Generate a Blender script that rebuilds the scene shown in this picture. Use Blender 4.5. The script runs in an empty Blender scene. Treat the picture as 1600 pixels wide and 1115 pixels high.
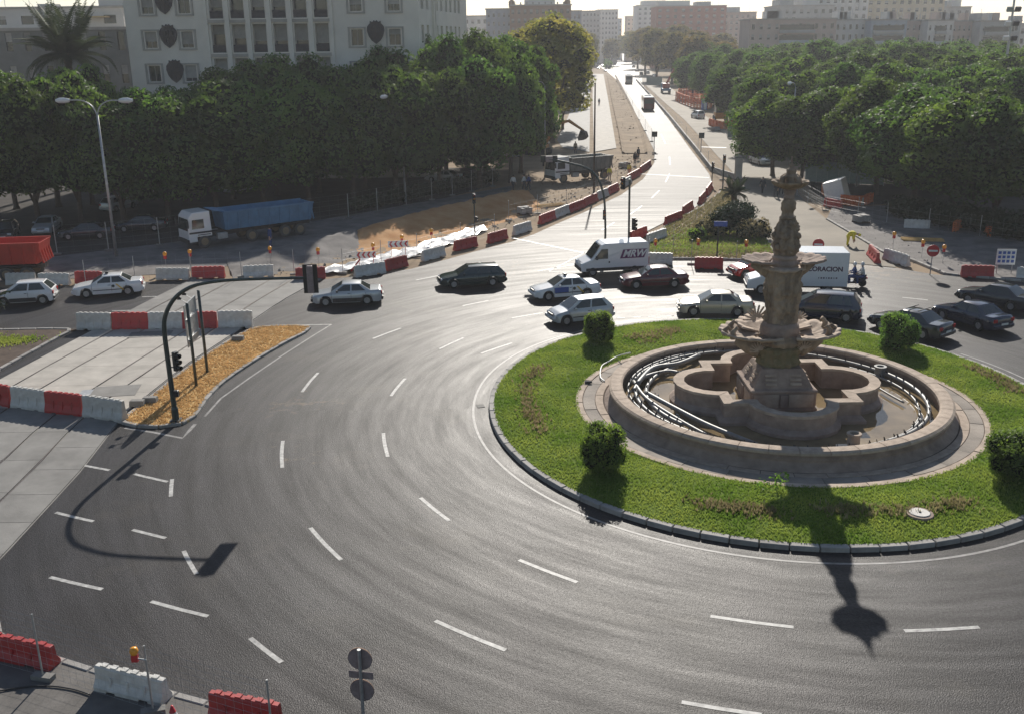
import bpy, bmesh, math, random
import numpy as np
from mathutils import Vector, Matrix, noise as mnoise
R_ = math.radians
sc = bpy.context.scene
C = sc.collection

# ---------------------------------------------------------------- camera
CAM_H, CAM_PITCH, CAM_ROLL, FPX = 16.3, R_(17.763), R_(-.739), 1549.4
_r0 = Vector((1, 0, 0)); _u0 = Vector((0, math.sin(CAM_PITCH), math.cos(CAM_PITCH)))
_fw = Vector((0, math.cos(CAM_PITCH), -math.sin(CAM_PITCH)))
_rt = _r0 * math.cos(CAM_ROLL) + _u0 * math.sin(CAM_ROLL)
_up = -_r0 * math.sin(CAM_ROLL) + _u0 * math.cos(CAM_ROLL)
cam = bpy.data.cameras.new('camera')
cam.sensor_width = 36; cam.lens = 36 * FPX / 1600; cam.clip_start = .5; cam.clip_end = 9000
co = bpy.data.objects.new('camera', cam); C.objects.link(co)
m3 = Matrix((_rt, _up, -_fw)).transposed().to_4x4(); m3.translation = (0, 0, CAM_H)
co.matrix_world = m3
sc.camera = co

# ---------------------------------------------------------------- sky, sun, exposure
SUN_EL, SUN_AZ = R_(29.6), R_(6.7)
world = bpy.data.worlds.new('World'); sc.world = world; world.use_nodes = True
wn = world.node_tree.nodes; wl = world.node_tree.links
sky = wn.new('ShaderNodeTexSky'); sky.sky_type = 'NISHITA'; sky.sun_disc = False
sky.sun_elevation = SUN_EL; sky.sun_rotation = SUN_AZ
sky.air_density = 1.0; sky.dust_density = 0.4; sky.ozone_density = 1.0
wl.new(sky.outputs[0], wn['Background'].inputs[0]); wn['Background'].inputs[1].default_value = .07
sd = Vector((math.sin(SUN_AZ) * math.cos(SUN_EL), math.cos(SUN_AZ) * math.cos(SUN_EL), math.sin(SUN_EL)))
sl = bpy.data.lights.new('sun', 'SUN'); sl.energy = 5.0; sl.angle = R_(.53); sl.color = (1, .94, .85)
so = bpy.data.objects.new('sun', sl); C.objects.link(so); so.rotation_euler = (-sd).to_track_quat('-Z', 'Y').to_euler()
so.location = (60, 200, 150)
sc.view_settings.view_transform = 'Standard'; sc.view_settings.look = 'None'
sc.view_settings.exposure = 0.28; sc.view_settings.gamma = 1
sc.render.engine = 'CYCLES'
sc.cycles.max_bounces = 6; sc.cycles.diffuse_bounces = 3; sc.cycles.glossy_bounces = 3
sc.cycles.transmission_bounces = 4; sc.cycles.volume_bounces = 1; sc.cycles.transparent_max_bounces = 6
sc.cycles.sample_clamp_indirect = 6; sc.cycles.use_denoising = True
sc.cycles.caustics_reflective = False; sc.cycles.caustics_refractive = False

# ---------------------------------------------------------------- helpers
def ray(x, y):
    return _rt * ((x - 800) / FPX) + _up * (-(y - 557.5) / FPX) + _fw
def G(x, y, h=0.):                      # where a sight line of the photograph meets the level z = h
    d = ray(x, y); t = (h - CAM_H) / d.z
    return Vector((d.x * t, d.y * t, h))
def AT(x, y, Y):                        # the point of a sight line at the distance Y
    d = ray(x, y); t = Y / d.y
    return Vector((d.x * t, Y, CAM_H + d.z * t))

class MB:
    def __init__(s): s.v = []; s.f = []; s.m = []
    def add(s, V, F, m=0):
        o = len(s.v); s.v += [tuple(p) for p in V]; s.f += [tuple(i + o for i in f) for f in F]; s.m += [m] * len(F); return s
    def box(s, c, d, rz=0, m=0, top=(1, 1), rx=0, ry=0):
        V = []
        M = Matrix.Rotation(rz, 3, 'Z') @ Matrix.Rotation(ry, 3, 'Y') @ Matrix.Rotation(rx, 3, 'X')
        for k in (-1, 1):
            for a, b in ((-1, -1), (1, -1), (1, 1), (-1, 1)):
                t = top if k > 0 else (1, 1)
                V.append(M @ Vector((a * d[0] / 2 * t[0], b * d[1] / 2 * t[1], k * d[2] / 2)) + Vector(c))
        return s.add(V, [(3, 2, 1, 0), (4, 5, 6, 7), (0, 1, 5, 4), (1, 2, 6, 5), (2, 3, 7, 6), (3, 0, 4, 7)], m)
    def prism(s, poly, z0, z1, m=0, ins=0.):
        n = len(poly); cx = sum(p[0] for p in poly) / n; cy = sum(p[1] for p in poly) / n
        V = [(p[0], p[1], z0) for p in poly] + [(p[0] + (cx - p[0]) * ins, p[1] + (cy - p[1]) * ins, z1) for p in poly]
        a = sum(poly[i][0] * poly[(i + 1) % n][1] - poly[(i + 1) % n][0] * poly[i][1] for i in range(n))
        F = [tuple(range(n - 1, -1, -1)), tuple(range(n, 2 * n))] + [(i, (i + 1) % n, n + (i + 1) % n, n + i) for i in range(n)]
        if a < 0: F = [tuple(reversed(f)) for f in F]
        return s.add(V, F, m)
    def rings(s, rings, m=0, closed=True, caps=True):
        n = len(rings[0]); V = [p for r in rings for p in r]; F = []
        for i in range(len(rings) - 1):
            for j in range(n if closed else n - 1):
                k = (j + 1) % n
                F.append((i * n + j, i * n + k, (i + 1) * n + k, (i + 1) * n + j))
        if caps and closed:
            F.append(tuple(range(n - 1, -1, -1))); F.append(tuple((len(rings) - 1) * n + j for j in range(n)))
        return s.add(V, F, m)
    def tube(s, pts, r, n=8, m=0, caps=True):
        pts = [Vector(p) for p in pts]; k = len(pts)
        rr = r if isinstance(r, (list, tuple)) else [r] * k
        rings = []; up = None
        for i, p in enumerate(pts):
            t = (pts[min(i + 1, k - 1)] - pts[max(i - 1, 0)]).normalized()
            if up is None: up = Vector((0, 0, 1)) if abs(t.z) < .9 else Vector((1, 0, 0))
            a = t.cross(up)
            if a.length < 1e-4: a = t.orthogonal()
            a.normalize(); b = a.cross(t); up = b
            rings.append([p + (a * math.cos(q) + b * math.sin(q)) * rr[i] for q in [2 * math.pi * j / n for j in range(n)]])
        return s.rings(rings, m, True, caps)
    def lathe(s, prof, n=24, c=(0, 0, 0), m=0, fn=None, caps=True):
        rings = []
        for r, z in prof:
            rings.append([(c[0] + (r if fn is None else fn(r, z, 2 * math.pi * j / n)) * math.cos(2 * math.pi * j / n),
                           c[1] + (r if fn is None else fn(r, z, 2 * math.pi * j / n)) * math.sin(2 * math.pi * j / n), c[2] + z) for j in range(n)])
        return s.rings(rings, m, True, caps)
    def disc(s, c, nrm, r, n=20, t=.02, m=0):
        nrm = Vector(nrm).normalized()
        return s.tube([Vector(c) - nrm * t / 2, Vector(c) + nrm * t / 2], r, n, m)
    def mesh(s, name, mats, smooth=False):
        me = bpy.data.meshes.new(name); me.from_pydata(s.v, [], s.f)
        for m in (mats if isinstance(mats, (list, tuple)) else [mats]): me.materials.append(m)
        if any(s.m): me.polygons.foreach_set('material_index', s.m)
        if smooth: me.polygons.foreach_set('use_smooth', [True] * len(s.f))
        me.update(); return me
    def build(s, name, mats, parent=None, smooth=False, bev=0, **kw):
        o = put(name, s.mesh(name, mats, smooth), parent)
        if bev: bevel(o, bev)
        if smooth and smooth != 1: autosmooth(o, smooth)
        if kw: tag(o, **kw)
        return o

def put(name, me, parent=None, loc=None, rz=None, scale=None):
    o = bpy.data.objects.new(name, me); C.objects.link(o)
    if parent is not None: o.parent = parent
    if loc is not None: o.location = loc
    if rz is not None: o.rotation_euler[2] = rz
    if scale is not None: o.scale = scale
    return o
def bevel(o, w, seg=2):
    b = o.modifiers.new('bevel', 'BEVEL'); b.width = w; b.segments = seg; b.limit_method = 'ANGLE'; b.angle_limit = R_(35)
def autosmooth(o, ang):
    me = o.data
    bm = bmesh.new(); bm.from_mesh(me)
    for e in bm.edges:
        if len(e.link_faces) == 2 and e.calc_face_angle(0) > R_(ang): e.smooth = False
    bm.to_mesh(me); bm.free()
def tag(o, label=None, cat=None, group=None, kind=None):
    if label: o['label'] = label
    if cat: o['category'] = cat
    if group: o['group'] = group
    if kind: o['kind'] = kind
    return o
def thing(name, label, cat, loc=(0, 0, 0), rz=0, group=None, scale=None):
    o = bpy.data.objects.new(name, None); C.objects.link(o)
    o.location = loc; o.rotation_euler = (0, 0, rz)
    if scale: o.scale = (scale,) * 3
    return tag(o, label, cat, group)
def copy_tree(o, parent=None):
    c = o.copy(); C.objects.link(c)
    if parent is not None: c.parent = parent
    for ch in list(o.children): copy_tree(ch, c)
    return c
ORD = ['first', 'second', 'third', 'fourth', 'fifth', 'sixth', 'seventh', 'eighth', 'ninth', 'tenth', 'eleventh', 'twelfth', 'thirteenth', 'fourteenth',
       'fifteenth', 'sixteenth', 'seventeenth', 'eighteenth', 'nineteenth', 'twentieth', 'twenty-first', 'twenty-second', 'twenty-third', 'twenty-fourth', 'twenty-fifth']
rnd = random.Random(7)

# ---------------------------------------------------------------- materials
MATS = {}
def pm(name, col, rough=.6, metal=0., var=.15, scale=4., bump=0., bscale=None, col2=None, spec=.5, coat=0., rvar=0., detail=5, rand=0., alpha=None, stretch=None):
    m = bpy.data.materials.new(name); m.use_nodes = True; MATS[name] = m
    nt = m.node_tree; N = nt.nodes; L = nt.links; b = N['Principled BSDF']
    b.inputs['Roughness'].default_value = rough; b.inputs['Metallic'].default_value = metal
    b.inputs['Specular IOR Level'].default_value = spec; b.inputs['Coat Weight'].default_value = coat
    tc = N.new('ShaderNodeTexCoord'); src = tc.outputs['Object']
    if stretch:
        mp = N.new('ShaderNodeMapping'); mp.inputs['Scale'].default_value = stretch; L.new(src, mp.inputs[0]); src = mp.outputs[0]
    nz = N.new('ShaderNodeTexNoise'); nz.inputs['Scale'].default_value = scale; nz.inputs['Detail'].default_value = detail; nz.inputs['Roughness'].default_value = .6
    L.new(src, nz.inputs['Vector'])
    rp = N.new('ShaderNodeValToRGB'); rp.color_ramp.elements[0].position = .3; rp.color_ramp.elements[1].position = .7
    c2 = col2 or tuple(min(1, c * (1 + var)) for c in col); c1 = col if col2 else tuple(c * (1 - var) for c in col)
    rp.color_ramp.elements[0].color = (*c1, 1); rp.color_ramp.elements[1].color = (*c2, 1)
    L.new(nz.outputs['Fac'], rp.inputs['Fac']); out = rp.outputs['Color']
    if rand:
        oi = N.new('ShaderNodeObjectInfo'); hs = N.new('ShaderNodeHueSaturation')
        mr = N.new('ShaderNodeMapRange'); mr.inputs[3].default_value = 1 - rand; mr.inputs[4].default_value = 1 + rand
        L.new(oi.outputs['Random'], mr.inputs[0]); L.new(mr.outputs[0], hs.inputs['Value']); L.new(out, hs.inputs['Color']); out = hs.outputs['Color']
    L.new(out, b.inputs['Base Color'])
    if rvar:
        mr = N.new('ShaderNodeMapRange'); mr.inputs[3].default_value = max(.02, rough - rvar); mr.inputs[4].default_value = min(1, rough + rvar)
        L.new(nz.outputs['Fac'], mr.inputs[0]); L.new(mr.outputs[0], b.inputs['Roughness'])
    if bump:
        n2 = N.new('ShaderNodeTexNoise'); n2.inputs['Scale'].default_value = bscale or scale * 6; n2.inputs['Detail'].default_value = 4; L.new(src, n2.inputs['Vector'])
        bp = N.new('ShaderNodeBump'); bp.inputs['Strength'].default_value = min(1, bump); bp.inputs['Distance'].default_value = .03
        L.new(n2.outputs['Fac'], bp.inputs['Height']); L.new(bp.outputs[0], b.inputs['Normal'])
    return m
def leafmat(name, c1, c2, trans=.45, rand=.25, scale=.35):
    m = bpy.data.materials.new(name); m.use_nodes = True; MATS[name] = m
    nt = m.node_tree; N = nt.nodes; L = nt.links; N.remove(N['Principled BSDF']); out = N['Material Output']
    tc = N.new('ShaderNodeTexCoord'); nz = N.new('ShaderNodeTexNoise'); nz.inputs['Scale'].default_value = scale; nz.inputs['Detail'].default_value = 3
    L.new(tc.outputs['Object'], nz.inputs['Vector'])
    rp = N.new('ShaderNodeValToRGB'); rp.color_ramp.elements[0].position = .35; rp.color_ramp.elements[1].position = .65
    rp.color_ramp.elements[0].color = (*c1, 1); rp.color_ramp.elements[1].color = (*c2, 1); L.new(nz.outputs['Fac'], rp.inputs[0])
    oi = N.new('ShaderNodeObjectInfo'); hs = N.new('ShaderNodeHueSaturation'); mr = N.new('ShaderNodeMapRange')
    mr.inputs[3].default_value = 1 - rand; mr.inputs[4].default_value = 1 + rand
    L.new(oi.outputs['Random'], mr.inputs[0]); L.new(mr.outputs[0], hs.inputs['Value']); L.new(rp.outputs[0], hs.inputs['Color'])
    mh = N.new('ShaderNodeMapRange'); mh.inputs[3].default_value = .485; mh.inputs[4].default_value = .515
    ml = N.new('ShaderNodeMath'); ml.operation = 'FRACT'; mm = N.new('ShaderNodeMath'); mm.operation = 'MULTIPLY'; mm.inputs[1].default_value = 7.3
    L.new(oi.outputs['Random'], mm.inputs[0]); L.new(mm.outputs[0], ml.inputs[0]); L.new(ml.outputs[0], mh.inputs[0]); L.new(mh.outputs[0], hs.inputs['Hue'])
    d = N.new('ShaderNodeBsdfDiffuse'); t = N.new('ShaderNodeBsdfTranslucent'); g = N.new('ShaderNodeBsdfGlossy'); g.inputs['Roughness'].default_value = .5
    hs2 = N.new('ShaderNodeHueSaturation'); hs2.inputs['Value'].default_value = 1.6; hs2.inputs['Hue'].default_value = .497
    L.new(hs.outputs[0], hs2.inputs['Color']); L.new(hs.outputs[0], d.inputs[0]); L.new(hs2.outputs[0], t.inputs[0])
    mx = N.new('ShaderNodeMixShader'); mx.inputs[0].default_value = trans; L.new(d.outputs[0], mx.inputs[1]); L.new(t.outputs[0], mx.inputs[2])
    m2 = N.new('ShaderNodeMixShader'); m2.inputs[0].default_value = .04; L.new(mx.outputs[0], m2.inputs[1]); L.new(g.outputs[0], m2.inputs[2])
    L.new(m2.outputs[0], out.inputs[0]); return m

FC = Vector((12.15, 43.15, 0))          # the fountain's axis
def asphalt():
    m = pm('asphalt', (.025, .0228, .0238), .5, var=.2, scale=.3, bump=.55, bscale=26, spec=.36)
    nt = m.node_tree; N = nt.nodes; L = nt.links; b = N['Principled BSDF']
    tc = N.new('ShaderNodeTexCoord')
    # tyre-polished lanes: streaks that run round the island
    sb = N.new('ShaderNodeVectorMath'); sb.operation = 'SUBTRACT'; sb.inputs[1].default_value = FC; L.new(tc.outputs['Object'], sb.inputs[0])
    ln = N.new('ShaderNodeVectorMath'); ln.operation = 'LENGTH'; L.new(sb.outputs[0], ln.inputs[0])
    sx = N.new('ShaderNodeSeparateXYZ'); L.new(sb.outputs[0], sx.inputs[0])
    at = N.new('ShaderNodeMath'); at.operation = 'ARCTAN2'; L.new(sx.outputs[1], at.inputs[0]); L.new(sx.outputs[0], at.inputs[1])
    cb = N.new('ShaderNodeCombineXYZ')
    m1 = N.new('ShaderNodeMath'); m1.operation = 'MULTIPLY'; m1.inputs[1].default_value = 1.7; L.new(ln.outputs['Value'], m1.inputs[0])
    m2 = N.new('ShaderNodeMath'); m2.operation = 'MULTIPLY'; m2.inputs[1].default_value = 3.4; L.new(at.outputs[0], m2.inputs[0])
    L.new(m1.outputs[0], cb.inputs[0]); L.new(m2.outputs[0], cb.inputs[1])
    st = N.new('ShaderNodeTexNoise'); st.inputs['Scale'].default_value = 1.0; st.inputs['Detail'].default_value = 6; st.inputs['Roughness'].default_value = .65; L.new(cb.outputs[0], st.inputs['Vector'])
    # aggregate grain
    gr = N.new('ShaderNodeTexNoise'); gr.inputs['Scale'].default_value = 11; gr.inputs['Detail'].default_value = 6; gr.inputs['Roughness'].default_value = .8; L.new(tc.outputs['Object'], gr.inputs['Vector'])
    # dusty stains
    du = N.new('ShaderNodeTexNoise'); du.inputs['Scale'].default_value = .22; du.inputs['Detail'].default_value = 8; du.inputs['Roughness'].default_value = .7; L.new(tc.outputs['Object'], du.inputs['Vector'])
    dr = N.new('ShaderNodeValToRGB'); dr.color_ramp.elements[0].position = .55; dr.color_ramp.elements[1].position = .8; L.new(du.outputs[0], dr.inputs[0])
    base = [n for n in N if n.type == 'VALTORGB' and n != dr][0]
    r1 = N.new('ShaderNodeMapRange'); r1.inputs[1].default_value = .3; r1.inputs[2].default_value = .7; r1.inputs[3].default_value = .76; r1.inputs[4].default_value = 1.26; L.new(st.outputs[0], r1.inputs[0])
    r2 = N.new('ShaderNodeMapRange'); r2.inputs[1].default_value = .3; r2.inputs[2].default_value = .7; r2.inputs[3].default_value = .55; r2.inputs[4].default_value = 1.5; L.new(gr.outputs[0], r2.inputs[0])
    mu = N.new('ShaderNodeMath'); mu.operation = 'MULTIPLY'; L.new(r1.outputs[0], mu.inputs[0]); L.new(r2.outputs[0], mu.inputs[1])
    vm = N.new('ShaderNodeVectorMath'); vm.operation = 'SCALE'; L.new(base.outputs[0], vm.inputs[0]); L.new(mu.outputs[0], vm.inputs['Scale'])
    mx = N.new('ShaderNodeMix'); mx.data_type = 'RGBA'; mx.inputs[7].default_value = (.06, .052, .043, 1)
    L.new(dr.outputs[0], mx.inputs[0]); L.new(vm.outputs[0], mx.inputs[6])
    col = mx.outputs[2]                  # spilled sand: by the straw island, along the works and at the dusty branch
    sn = N.new('ShaderNodeTexNoise'); sn.inputs['Scale'].default_value = 1.3; sn.inputs['Detail'].default_value = 9; sn.inputs['Roughness'].default_value = .75; L.new(tc.outputs['Object'], sn.inputs['Vector'])
    for (cx, cy, rad, th) in ((-10.5, 44, 8, .6), (-2, 72, 12, .57), (26, 72, 14, .52), (8, 92, 10, .58), (-9, 38, 5, .62), (22, 30, 9, .66)):
        ds = N.new('ShaderNodeVectorMath'); ds.operation = 'DISTANCE'; ds.inputs[1].default_value = (cx, cy, 0); L.new(tc.outputs['Object'], ds.inputs[0])
        fa = N.new('ShaderNodeMapRange'); fa.inputs[1].default_value = 0; fa.inputs[2].default_value = rad; fa.inputs[3].default_value = .12; fa.inputs[4].default_value = -.25; L.new(ds.outputs['Value'], fa.inputs[0])
        ad = N.new('ShaderNodeMath'); ad.operation = 'ADD'; L.new(sn.outputs[0], ad.inputs[0]); L.new(fa.outputs[0], ad.inputs[1])
        mk = N.new('ShaderNodeMapRange'); mk.inputs[1].default_value = th; mk.inputs[2].default_value = th + .14; mk.inputs[3].default_value = 0; mk.inputs[4].default_value = .75; L.new(ad.outputs[0], mk.inputs[0])
        m4 = N.new('ShaderNodeMix'); m4.data_type = 'RGBA'; m4.inputs[7].default_value = (.15, .11, .068, 1); L.new(mk.outputs[0], m4.inputs[0]); L.new(col, m4.inputs[6]); col = m4.outputs[2]
    L.new(col, b.inputs['Base Color'])
    r3 = N.new('ShaderNodeMapRange'); r3.inputs[1].default_value = .3; r3.inputs[2].default_value = .7; r3.inputs[3].default_value = .54; r3.inputs[4].default_value = .44; L.new(st.outputs[0], r3.inputs[0])
    # the avenue end is dulled by dust from the works
    sy = N.new('ShaderNodeSeparateXYZ'); L.new(tc.outputs['Object'], sy.inputs[0]); dy = N.new('ShaderNodeMapRange'); dy.inputs[1].default_value = 58; dy.inputs[2].default_value = 105; dy.inputs[3].default_value = 0; dy.inputs[4].default_value = .13; L.new(sy.outputs[1], dy.inputs[0])
    ra = N.new('ShaderNodeMath'); ra.operation = 'ADD'; L.new(r3.outputs[0], ra.inputs[0]); L.new(dy.outputs[0], ra.inputs[1]); L.new(ra.outputs[0], b.inputs['Roughness'])
    ds2 = N.new('ShaderNodeMapRange'); ds2.inputs[1].default_value = 0; ds2.inputs[2].default_value = .13; ds2.inputs[3].default_value = .17; ds2.inputs[4].default_value = .14; L.new(dy.outputs[0], ds2.inputs[0]); sm_ = N.new('ShaderNodeMath'); sm_.operation = 'MULTIPLY'; L.new(ds2.outputs[0], sm_.inputs[0]); L.new(mu.outputs[0], sm_.inputs[1]); L.new(sm_.outputs[0], b.inputs['Specular IOR Level'])
    return m
asphalt()
pm('dirt', (.27, .2, .13), .95, var=.3, scale=.25, bump=.6, bscale=6, spec=.2)
pm('orange_soil', (.42, .2, .07), .95, col2=(.52, .31, .15), scale=.8, bump=.8, bscale=5, spec=.2)
pm('dark_soil', (.09, .065, .05), .95, var=.35, scale=1.5, bump=.8, bscale=9, spec=.2)
pm('shaded_floor', (.055, .048, .042), .95, var=.3, scale=.5, bump=.4, bscale=8, spec=.2)
pm('gravel', (.16, .148, .14), .9, var=.35, scale=.6, bump=.6, bscale=12, spec=.3)
pm('dusty_road', (.22, .19, .148), .8, var=.25, scale=.22, bump=.4, bscale=12, spec=.2, detail=9)
pm('concrete_new', (.43, .4, .355), .8, var=.16, scale=.9, bump=.2, bscale=12, rand=.07, spec=.15, detail=9)
pm('concrete_old', (.2, .192, .178), .8, var=.25, scale=.7, bump=.25, bscale=10, rand=.07)
pm('paving', (.26, .222, .185), .85, var=.25, scale=1.2, bump=.4, bscale=10, rand=.16)
pm('kerb_stone', (.3, .285, .265), .8, var=.22, scale=2.5, bump=.4, bscale=14, rand=.2)
pm('paint_white', (.56, .55, .52), .6, var=.2, scale=5, col2=(.2, .195, .19), detail=9)
pm('paint_worn', (.3, .29, .28), .6, scale=2.5, col2=(.12, .115, .11), detail=9)
pm('steel_rail', (.2, .16, .13), .4, metal=.7, var=.3, scale=6)
pm('straw', (.6, .41, .18), .9, col2=(.44, .28, .1), scale=3, bump=.9, bscale=22, spec=.2)
pm('stone', (.4, .31, .25), .88, col2=(.22, .165, .138), scale=1.6, bump=.8, bscale=9, spec=.3, detail=8, rand=.08)
pm('stone_carved', (.44, .345, .25), .9, col2=(.13, .098, .072), scale=2.2, bump=1., bscale=13, spec=.25, detail=9, stretch=(1, 1, .35))
pm('stone_light', (.52, .42, .33), .85, col2=(.32, .25, .195), scale=2.2, bump=.5, bscale=10, spec=.3, detail=8, rand=.1)
pm('stone_moss', (.16, .16, .09), .95, col2=(.26, .2, .12), scale=3, bump=.9, bscale=12, spec=.2)
pm('pipe_grey', (.19, .19, .185), .5, var=.3, scale=4, metal=.1)
pm('car_white', (.78, .78, .77), .22, var=.03, scale=2, coat=.6)
pm('car_silver', (.5, .52, .53), .3, metal=.35, var=.04, coat=.6)
pm('car_beige', (.46, .42, .34), .3, metal=.3, var=.04, coat=.6)
pm('car_green', (.012, .03, .026), .2, var=.1, coat=.9)
pm('car_maroon', (.12, .012, .018), .22, var=.1, coat=.9)
pm('car_red', (.42, .012, .012), .22, var=.05, coat=.9)
pm('car_navy', (.012, .018, .045), .2, var=.1, coat=.9)
pm('car_dark', (.028, .03, .036), .22, var=.1, coat=.9)
pm('glass', (.035, .042, .04), .06, var=.2, spec=.8, scale=1)
pm('rubber', (.02, .02, .021), .8, var=.2)
pm('rim_metal', (.4, .4, .41), .35, metal=.7, var=.15, scale=9)
pm('black_plastic', (.025, .025, .027), .5, var=.2)
pm('lamp_clear', (.7, .72, .72), .12, var=.1, spec=.8)
pm('lamp_red', (.4, .012, .012), .2, var=.1)
pm('plate_white', (.75, .75, .7), .4, var=.05)
pm('taxi_yellow', (.75, .5, .08), .4, var=.05)
pm('sign_blue', (.03, .09, .35), .4, var=.1)
pm('sign_red', (.5, .02, .03), .4, var=.08)
pm('sign_white', (.75, .75, .73), .45, var=.06)
pm('letter_dark', (.06, .02, .05), .5, var=.1)
pm('letter_purple', (.12, .02, .1), .5, var=.1)
pm('barrier_red', (.5, .03, .03), .5, col2=(.34, .045, .04), scale=3.5, detail=9, rand=.18, bump=.1, bscale=5)
pm('barrier_white', (.68, .67, .63), .5, col2=(.46, .44, .4), scale=3, detail=9, rand=.1, bump=.1, bscale=5)
pm('galvanised', (.42, .43, .43), .45, metal=.6, var=.2, scale=5)
pm('pole_green', (.028, .045, .04), .35, var=.2, coat=.3)
pm('signal_black', (.015, .016, .017), .45, var=.2)
pm('sign_back', (.26, .205, .205), .55, var=.25, scale=6)
pm('amber', (.85, .36, .03), .25, var=.1)
pm('truck_blue', (.08, .2, .34), .5, var=.2, scale=1.2)
pm('truck_red', (.42, .035, .02), .5, var=.2, scale=1.2)
pm('truck_grey', (.2, .2, .18), .6, var=.25, scale=1.2)
pm('chassis', (.06, .05, .045), .8, var=.3)
pm('bark', (.085, .062, .045), .95, var=.3, scale=5, bump=.8, bscale=14)
pm('palm_bark', (.13, .095, .06), .95, var=.35, scale=7, bump=1, bscale=10)
leafmat('leaf_green', (.032, .08, .012), (.115, .19, .022), .52, .28)
leafmat('leaf_plane', (.14, .18, .02), (.29, .26, .045), .55, .15)
leafmat('leaf_bush', (.075, .15, .015), (.18, .28, .035), .58, .18, 1.2)
leafmat('leaf_palm', (.025, .04, .016), (.05, .07, .028), .25, .2)  # darkened so the palm looks shaded; the shade is in the colour
leafmat('leaf_cypress', (.018, .032, .014), (.03, .05, .018), .15, .1)
leafmat('grass', (.125, .2, .02), (.29, .33, .06), .5, 0, .45)
leafmat('dry_plant', (.17, .145, .06), (.3, .25, .13), .35, .1, 1.5)
pm('leaf_core', (.011, .02, .007), 1, var=.3, scale=1, spec=0)  # near-black inner blobs: shade inside the foliage put into the colour
pm('lawn_soil', (.08, .14, .015), .95, col2=(.14, .19, .03), scale=1.2, bump=.7, bscale=14, spec=.1)
pm('render_white', (.74, .69, .61), .85, var=.1, scale=.25, detail=9, bump=.15, bscale=4)
pm('render_shaded', (.2, .2, .185), .85, var=.2, scale=.3)  # darker copy of the grey render, with the building's shade in its colour
pm('render_pale', (.62, .6, .56), .85, var=.1, scale=.2)
pm('render_grey', (.42, .42, .4), .85, var=.15, scale=.3)
pm('render_pink', (.5, .4, .34), .85, var=.1, scale=.2)
pm('render_blue', (.38, .42, .46), .85, var=.1, scale=.2)
pm('render_cream', (.58, .5, .36), .85, var=.1, scale=.2)
pm('brick_red', (.33, .13, .085), .9, var=.15, scale=.5)
pm('brick_brown', (.3, .19, .13), .9, var=.15, scale=.5)
pm('roof_trim', (.4, .37, .33), .85, var=.15, scale=.6)
pm('window_glass', (.03, .035, .04), .12, var=.3, scale=.5, spec=.7)
pm('shutter', (.36, .34, .31), .7, var=.18, scale=1.5, rand=.25)
pm('emblem', (.055, .05, .055), .8, var=.3, scale=3)
pm('awning', (.5, .38, .2), .8, var=.1)
pm('plastic_sheet', (.42, .43, .45), .35, var=.12, scale=1.2, bump=1, bscale=3)
pm('net_orange', (.75, .2, .06), .7, var=.2, scale=2)
pm('hoarding_green', (.2, .26, .23), .6, var=.15)
pm('machine_orange', (.55, .25, .06), .5, var=.15)
pm('machine_red', (.4, .06, .04), .5, var=.15)
pm('skin', (.45, .28, .2), .6, var=.1); pm('hair', (.03, .02, .015), .7)
pm('cloth_dark', (.03, .032, .04), .9, var=.2); pm('cloth_blue', (.04, .07, .2), .9, var=.2); pm('cloth_white', (.6, .6, .58), .9, var=.1)
pm('cloth_yellow', (.7, .6, .04), .8, var=.1); pm('cloth_tan', (.3, .22, .14), .9, var=.2)
pm('helmet_white', (.7, .7, .7), .3, var=.05)
pm('manhole', (.3, .29, .28), .55, metal=.3, var=.2, scale=5)

# ================================================================ THE SETTING: ground, roads, islands
def sheet(name, pts, z, mat, parent=None, kind='structure'):
    mb = MB(); P = [(p[0], p[1], z) for p in pts]
    a = sum(P[i][0] * P[(i + 1) % len(P)][1] - P[(i + 1) % len(P)][0] * P[i][1] for i in range(len(P)))
    mb.add(P if a > 0 else P[::-1], [tuple(range(len(P)))])
    return mb.build(name, MATS[mat], parent, **({'kind': kind} if parent is None else {}))
def px(L, h=0): return [G(x, y, h) for x, y in L]
def smooth_line(P, n=6, closed=False):            # Catmull-Rom through the points
    P = [Vector((p[0], p[1], p[2] if len(p) > 2 else 0)) for p in P]; k = len(P); out = []
    for i in range(k if closed else k - 1):
        q = [P[(i + j) % k] if closed else P[min(max(i + j, 0), k - 1)] for j in (-1, 0, 1, 2)]
        for t in [s / n for s in range(n)]:
            out.append(.5 * ((2 * q[1]) + (q[2] - q[0]) * t + (2 * q[0] - 5 * q[1] + 4 * q[2] - q[3]) * t * t + (3 * q[1] - q[0] - 3 * q[2] + q[3]) * t ** 3))
    if not closed: out.append(P[-1])
    return out
gm = MB()
gm.add([(-2600, -60, -.06), (2600, -60, -.06), (2600, 2600, -.06), (-2600, 2600, -.06)], [(0, 1, 2, 3)])
ground = gm.build('ground', MATS['dirt'], kind='structure')

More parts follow.
